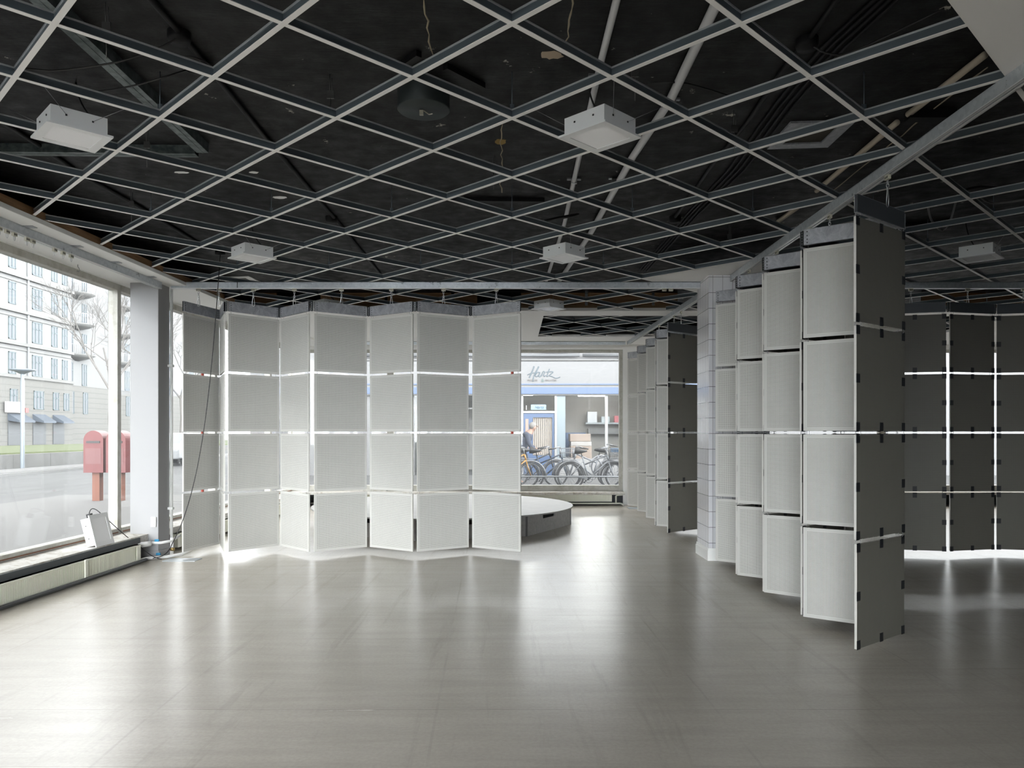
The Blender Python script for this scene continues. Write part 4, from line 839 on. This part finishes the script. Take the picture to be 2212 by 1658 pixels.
# goods inside the shop
wrap = mat('wrapped_carton', (0.17, 0.125, 0.10), 0.4); wrapw = mat('clear_film', (0.24, 0.22, 0.21), 0.3)
g = thing('wrapped_pallet', (2.35, SY + 1.0, G0), 'tall stack of cartons wrapped in film inside the shop window', 'carton stack')
MB().box((-0.38, -0.35, 0.0), (0.34, 0.35, 0.95)).build('lower_cartons', [wrap], g, 0.02); MB().box((-0.37, -0.34, 0.95), (0.33, 0.34, 1.1)).build('film_band', [wrapw], g, 0.02); MB().box((-0.40, -0.35, 1.1), (0.30, 0.35, 1.36)).build('upper_cartons', [wrap], g, 0.02)
tag(MB().box((1.75, SY + 1.9, 0.45), (2.6, SY + 2.4, 1.30)).build('blue_counter', [blue]), 'blue counter behind the cartons inside the shop', 'counter')
g = thing('wall_shelf', (3.4, SY + 3.6, 0), 'shelf with boxes on the rear wall of the shop', 'shelf')
MB().box((-0.65, -0.2, 1.62), (1.6, 0.2, 1.68)).build('shelf_board', [mat('shelf_grey', (0.2, 0.22, 0.24), 0.6)], g)
MB().box((-0.55, -0.18, 1.25), (1.6, 0.1, 1.45)).build('rolled_blind', [fasc], g)
for i, (x, w, h, c) in enumerate(((-0.4, 0.35, 0.4, (0.33, 0.34, 0.37)), (0.1, 0.3, 0.22, (0.3, 0.34, 0.36)), (0.55, 0.22, 0.25, (0.42, 0.10, 0.12)), (0.9, 0.25, 0.22, (0.2, 0.26, 0.33)))):
    tag(MB().box((3.4 + x - w / 2, SY + 3.45, 1.68), (3.4 + x + w / 2, SY + 3.75, 1.68 + h)).build('storage_box', [mat('storage_box_%s' % 'abcd'[i], c, 0.6)]), '%s box on the shop wall shelf' % ('large grey', 'flat grey green', 'red', 'blue grey')[i], 'box')
# bicycles
def bicycle(x, y, s, col, label, basket=None, rz=0.0, saddle=True):
    g_ = thing('bicycle', (x, y, G0), label, 'bicycle', None, rz); fm = mat('bike_paint_%d' % int(col[0] * 1000 + col[2] * 37), col, 0.35); rub = mat('bike_tyre', (0.035, 0.036, 0.04), 0.7); chrome = mat('bike_chrome', (0.15, 0.155, 0.165), 0.35, 0.3); r_ = 0.335
    for wx in (-0.52, 0.52):
        b = MB(); b.ring((wx * s, 0, r_), r_ - 0.018, 0.018, (1, 0, 0), (0, 0, 1), 36, 6); o = b.build('wheel', [rub], g_); b = MB(); b.ring((wx * s, 0, r_), r_ - 0.045, 0.011, (1, 0, 0), (0, 0, 1), 32, 5)
        for i in range(18): a = 2 * math.pi * i / 18; b.tube([(wx * s, 0.02 * (-1) ** i, r_), (wx * s + (r_ - 0.04) * math.cos(a), 0, r_ + (r_ - 0.04) * math.sin(a))], 0.0022, 4, caps=False)
        b.tube([(wx * s, -0.05, r_), (wx * s, 0.05, r_)], 0.025, 8); b.build('rim', [chrome], o)
        b = MB(); b.tube([(wx * s + (r_ + 0.03) * math.cos(a * math.pi / 12), 0, r_ + (r_ + 0.03) * math.sin(a * math.pi / 12)) for a in range(0, 13)], 0.022, 6); b.build('mudguard', [chrome], g_)
    bb = (-0.08 * s, 0, 0.28); hd = (0.36 * s, 0, 0.86); hb = (0.40 * s, 0, 0.72); st_ = (-0.24 * s, 0, 0.82)
    b = MB(); b.tube([bb, hb], 0.021, 8); b.tube([bb, st_], 0.019, 8); b.tube([(-0.18 * s, 0, 0.62), hd], 0.018, 8); b.tube([hb, hd], 0.022, 8); b.tube([hb, (0.44 * s, 0.05, 0.55), (0.52 * s, 0.05, r_)], 0.014, 6); b.tube([hb, (0.44 * s, -0.05, 0.55), (0.52 * s, -0.05, r_)], 0.014, 6)
    for q in (0.05, -0.05): b.tube([bb, (-0.52 * s, q, r_)], 0.012, 6); b.tube([(-0.2 * s, q * 0.5, 0.72), (-0.52 * s, q, r_)], 0.010, 6)
    b.build('frame', [fm], g_)
    b = MB(); b.tube([hd, (0.33 * s, 0, 1.02)], 0.014, 8); b.tube([(0.16 * s, 0.28, 1.0), (0.3 * s, 0.22, 1.04), (0.36 * s, 0, 1.03), (0.3 * s, -0.22, 1.04), (0.16 * s, -0.28, 1.0)], 0.013, 8); b.build('handlebar', [chrome], g_)
    b = MB(); b.tube([(0.22 * s, 0.26, 1.01), (0.08 * s, 0.29, 0.985)], 0.019, 8); b.tube([(0.22 * s, -0.26, 1.01), (0.08 * s, -0.29, 0.985)], 0.019, 8); b.build('grips', [blackm], g_)
    if saddle:
        b = MB(); b.tube([st_, (-0.27 * s, 0, 0.93)], 0.013, 8); b.tube([(-0.42 * s, 0, 0.965), (-0.34 * s, 0, 0.955), (-0.24 * s, 0, 0.945), (-0.12 * s, 0, 0.955)], [0.085, 0.08, 0.045, 0.022], 10); b.build('saddle', [blackm], g_)
    b = MB(); b.ring((bb[0], 0.04, bb[2]), 0.095, 0.008, (1, 0, 0), (0, 0, 1), 20, 5); b.tube([(bb[0] - 0.12, 0.07, bb[2] - 0.1), bb, (bb[0] + 0.12, -0.07, bb[2] + 0.1)], 0.011, 6); b.box((bb[0] - 0.17, 0.06, bb[2] - 0.115), (bb[0] - 0.07, 0.13, bb[2] - 0.095)); b.build('crank', [chrome], g_)
    b = MB(); b.tube([(-0.28 * s, 0.05, 0.74), (-0.75 * s, 0.06, 0.74)], 0.008, 5); b.tube([(-0.28 * s, -0.05, 0.74), (-0.75 * s, -0.06, 0.74)], 0.008, 5); b.tube([(-0.66 * s, 0.06, 0.74), (-0.53 * s, 0.05, r_)], 0.007, 5)
    for i in range(5): b.tube([(-0.34 * s - i * 0.09 * s, 0.06, 0.74), (-0.34 * s - i * 0.09 * s, -0.06, 0.74)], 0.006, 5)
    b.build('carrier', [chrome], g_)
    if basket:
        b = MB(); x0, x1, y0, y1, z0, z1 = 0.42 * s, 0.76 * s, -0.19, 0.19, 0.76, 1.0
        for z in (z0, (z0 + z1) / 2, z1): b.tube([(x0, y0, z), (x1, y0, z), (x1, y1, z), (x0, y1, z)], 0.006, 4, closed=True)
        for i in range(9):
            t = i / 8; xx = x0 + (x1 - x0) * t; yy = y0 + (y1 - y0) * t
            for p in ((xx, y0), (xx, y1), (x0, yy), (x1, yy)): b.tube([(p[0], p[1], z0), (p[0], p[1], z1)], 0.004, 4)
            b.tube([(xx, y0, z0), (xx, y1, z0)], 0.004, 4)
        b.build('basket', [chrome], g_)
        if basket != 'wire': MB().box((min(x0, x1) + 0.03, y0 + 0.03, z1 - 0.07), (max(x0, x1) - 0.03, y1 - 0.03, z1 + 0.02)).build('basket_liner', [mat('liner_blue', (0.03, 0.075, 0.14), 0.6)], g_)
    return g_
bicycle(-0.05, 18.9, 1, (0.26, 0.13, 0.012), 'yellow bicycle half hidden by the right edge of the wide screen')
bicycle(0.86, 19.05, 1, (0.018, 0.028, 0.045), 'dark blue bicycle with its front wheel in the middle of the rear window', rz=math.radians(-8))
bicycle(0.62, 19.75, 1, (0.014, 0.015, 0.018), 'black bicycle standing behind the dark blue one', rz=math.radians(6))
bicycle(2.0, 19.6, -1, (0.12, 0.13, 0.145), 'silver bicycle with wire basket facing the dark blue bicycle', 'wire', rz=math.radians(4))
bicycle(1.95, 18.55, 1, (0.15, 0.16, 0.175), 'silver bicycle with blue lined basket', 'blue', rz=math.radians(-5))
bicycle(3.15, 18.9, -1, (0.05, 0.085, 0.10), 'teal grey bicycle cut off by the right side of the rear window', rz=math.radians(5))
bicycle(3.3, 23.6, -1, (0.06, 0.065, 0.07), 'bicycle leaning by the shop window behind the others')
for i, (x, y, lb) in enumerate(((-24.5, 60.0, 'pale bicycle parked by the white apartment building, second from the tree'), (-27.2, 62.0, 'pale bicycle parked by the white apartment building, farthest from the tree'), (-23.4, 61.0, 'pale bicycle parked by the white apartment building, nearest the tree'))):
    bicycle(FX + 10 + (x + 27) * 0.2 - 2, 64.5 + i * 2.3, 1.0, (0.14, 0.145, 0.15), lb, rz=math.radians(70 + i * 15))
b = MB()
b.tube([(-0.6, 18.2, G0 + 0.35), (3.4, 18.2, G0 + 0.35)], 0.02, 6)
for i in range(14):
    x = -0.5 + i * 0.29; b.tube(arc((x, 18.2, G0 + 0.0), 0.16, 0, math.pi, 10, 'xz'), 0.011, 5); b.tube([(x - 0.16, 18.2, G0), (x - 0.16, 18.2, G0 + 0.02)], 0.011, 5)
for x in (-0.55, 3.35): b.tube([(x, 18.2, G0), (x, 18.2, G0 + 0.35)], 0.02, 6)
tag(b.build('bicycle_rack', [mat('rack_zinc', (0.17, 0.18, 0.19), 0.4, 0.5)]), 'low galvanised bicycle rack under the parked bicycles', 'bicycle rack')
# passer-by
def person(x, y):
    g_ = thing('person', (x, y, G0), 'person with grey hair in a dark jacket bending forward behind the bicycles', 'person')
    def skin(name, vs_, es, rad, mt, par):
        me = bpy.data.meshes.new(name); me.from_pydata(vs_, es, []); o = bpy.data.objects.new(name, me); C.objects.link(o); o.parent = par; me.materials.append(mt)
        sk = o.modifiers.new('skin', 'SKIN'); sk.use_smooth_shade = True
        for i, r_ in enumerate(rad): me.skin_vertices[0].data[i].radius = (r_, r_)
        me.skin_vertices[0].data[0].use_root = True; ss = o.modifiers.new('sub', 'SUBSURF'); ss.levels = 2; ss.render_levels = 2; return o
    V = [(0, 0, 0.86), (0.06, 0, 1.05), (0.17, 0, 1.27), (0.25, 0, 1.38), (0.31, 0, 1.45), (0.36, 0, 1.53), (0.385, 0, 1.60),
         (0.0, -0.10, 0.82), (0.02, -0.11, 0.46), (-0.03, -0.11, 0.07), (0.10, -0.11, 0.035), (0.0, 0.10, 0.82), (0.0, 0.11, 0.46), (-0.10, 0.11, 0.07), (0.03, 0.11, 0.035),
         (0.20, -0.19, 1.33), (0.26, -0.23, 1.06), (0.42, -0.20, 0.92), (0.48, -0.19, 0.89), (0.20, 0.19, 1.33), (0.27, 0.24, 1.06), (0.44, 0.20, 0.95), (0.50, 0.19, 0.93)]
    E_ = [(0, 1), (1, 2), (2, 3), (3, 4), (4, 5), (5, 6), (0, 7), (7, 8), (8, 9), (9, 10), (0, 11), (11, 12), (12, 13), (13, 14), (3, 15), (15, 16), (16, 17), (17, 18), (3, 19), (19, 20), (20, 21), (21, 22)]
    Rr = [0.15, 0.14, 0.16, 0.12, 0.055, 0.095, 0.085, 0.09, 0.06, 0.045, 0.035, 0.09, 0.06, 0.045, 0.035, 0.065, 0.05, 0.036, 0.03, 0.065, 0.05, 0.036, 0.03]
    skin('body', V, E_, Rr, mat('skin_tone', (0.16, 0.095, 0.07), 0.6), g_)
    skin('jacket', [V[0], V[1], V[2], V[3], V[15], V[16], V[17], V[19], V[20], V[21], (0.295, 0, 1.435)], [(0, 1), (1, 2), (2, 3), (3, 4), (4, 5), (5, 6), (3, 7), (7, 8), (8, 9), (3, 10)], [0.17, 0.165, 0.19, 0.15, 0.085, 0.066, 0.05, 0.085, 0.066, 0.05, 0.085], mat('jacket_navy', (0.02, 0.026, 0.042), 0.8), g_)
    skin('trousers', [V[0], V[7], V[8], V[9], V[11], V[12], V[13]], [(0, 1), (1, 2), (2, 3), (0, 4), (4, 5), (5, 6)], [0.155, 0.10, 0.075, 0.06, 0.10, 0.075, 0.06], mat('trousers_grey', (0.03, 0.03, 0.037), 0.8), g_)
    hm = Matrix.Translation((0.365, 0, 1.575)) @ Matrix.Rotation(math.radians(-48), 4, 'Y'); cap = [(0.112 * math.sin(t), 0.125 * math.cos(t)) for t in [math.pi * 0.56 * i / 12 for i in range(13)]]
    MB(hm).lathe(cap, (0, 0, 0), 28).build('hair', [mat('grey_hair', (0.11, 0.105, 0.10), 0.8)], g_)
    MB().tube([(0.475, 0, 1.585), (0.495, 0, 1.565)], 0.016, 8).build('nose', [mat('skin_tone', (0.16, 0.095, 0.07), 0.6)], g_)
    for q in (-0.035, 0.035): MB().lathe([(0, 0.009), (0.009, 0), (0, -0.009)], (0.46, q, 1.61), 8).build('eye', [blackm], g_)
    MB().tube([(0.462, -0.025, 1.535), (0.47, 0, 1.533), (0.462, 0.025, 1.535)], 0.006, 6).build('mouth', [mat('lip_tone', (0.3, 0.13, 0.11), 0.6)], g_)
    for q in (-0.095, 0.095): MB().lathe([(0, 0.03), (0.015, 0), (0, -0.03)], (0.37, q, 1.58), 10).build('ear', [mat('skin_tone', (0.16, 0.095, 0.07), 0.6)], g_)
    for hx, hy, hz, sg in ((0.48, -0.19, 0.89, -1), (0.50, 0.19, 0.93, 1)):
        b = MB()
        for f_ in range(4): yy = hy + (f_ - 1.5) * 0.019; ln = (0.06, 0.072, 0.07, 0.055)[f_]; b.tube([(hx + 0.02, yy, hz), (hx + 0.02 + ln * 0.6, yy, hz - 0.012), (hx + 0.02 + ln, yy, hz - 0.035)], [0.010, 0.009, 0.007], 6)
        b.tube([(hx - 0.01, hy - sg * 0.03, hz), (hx + 0.02, hy - sg * 0.055, hz - 0.012), (hx + 0.04, hy - sg * 0.05, hz - 0.03)], [0.011, 0.010, 0.008], 6); b.build('fingers', [mat('skin_tone', (0.16, 0.095, 0.07), 0.6)], g_)
person(0.22, 21.0)

hp = Vector((-4.02, 7.05, 2.856))
tag(MB().tube([hp, hp + Vector((0, 0, -0.02)), hp + Vector((0.012, 0.0, -0.035)), hp + Vector((0.02, 0, -0.055)), hp + Vector((0.008, 0, -0.068)), hp + Vector((-0.008, 0, -0.06))], 0.0035, 6).build('ceiling_hook', [wire]), 'small steel hook in the white soffit above the left window', 'hook')
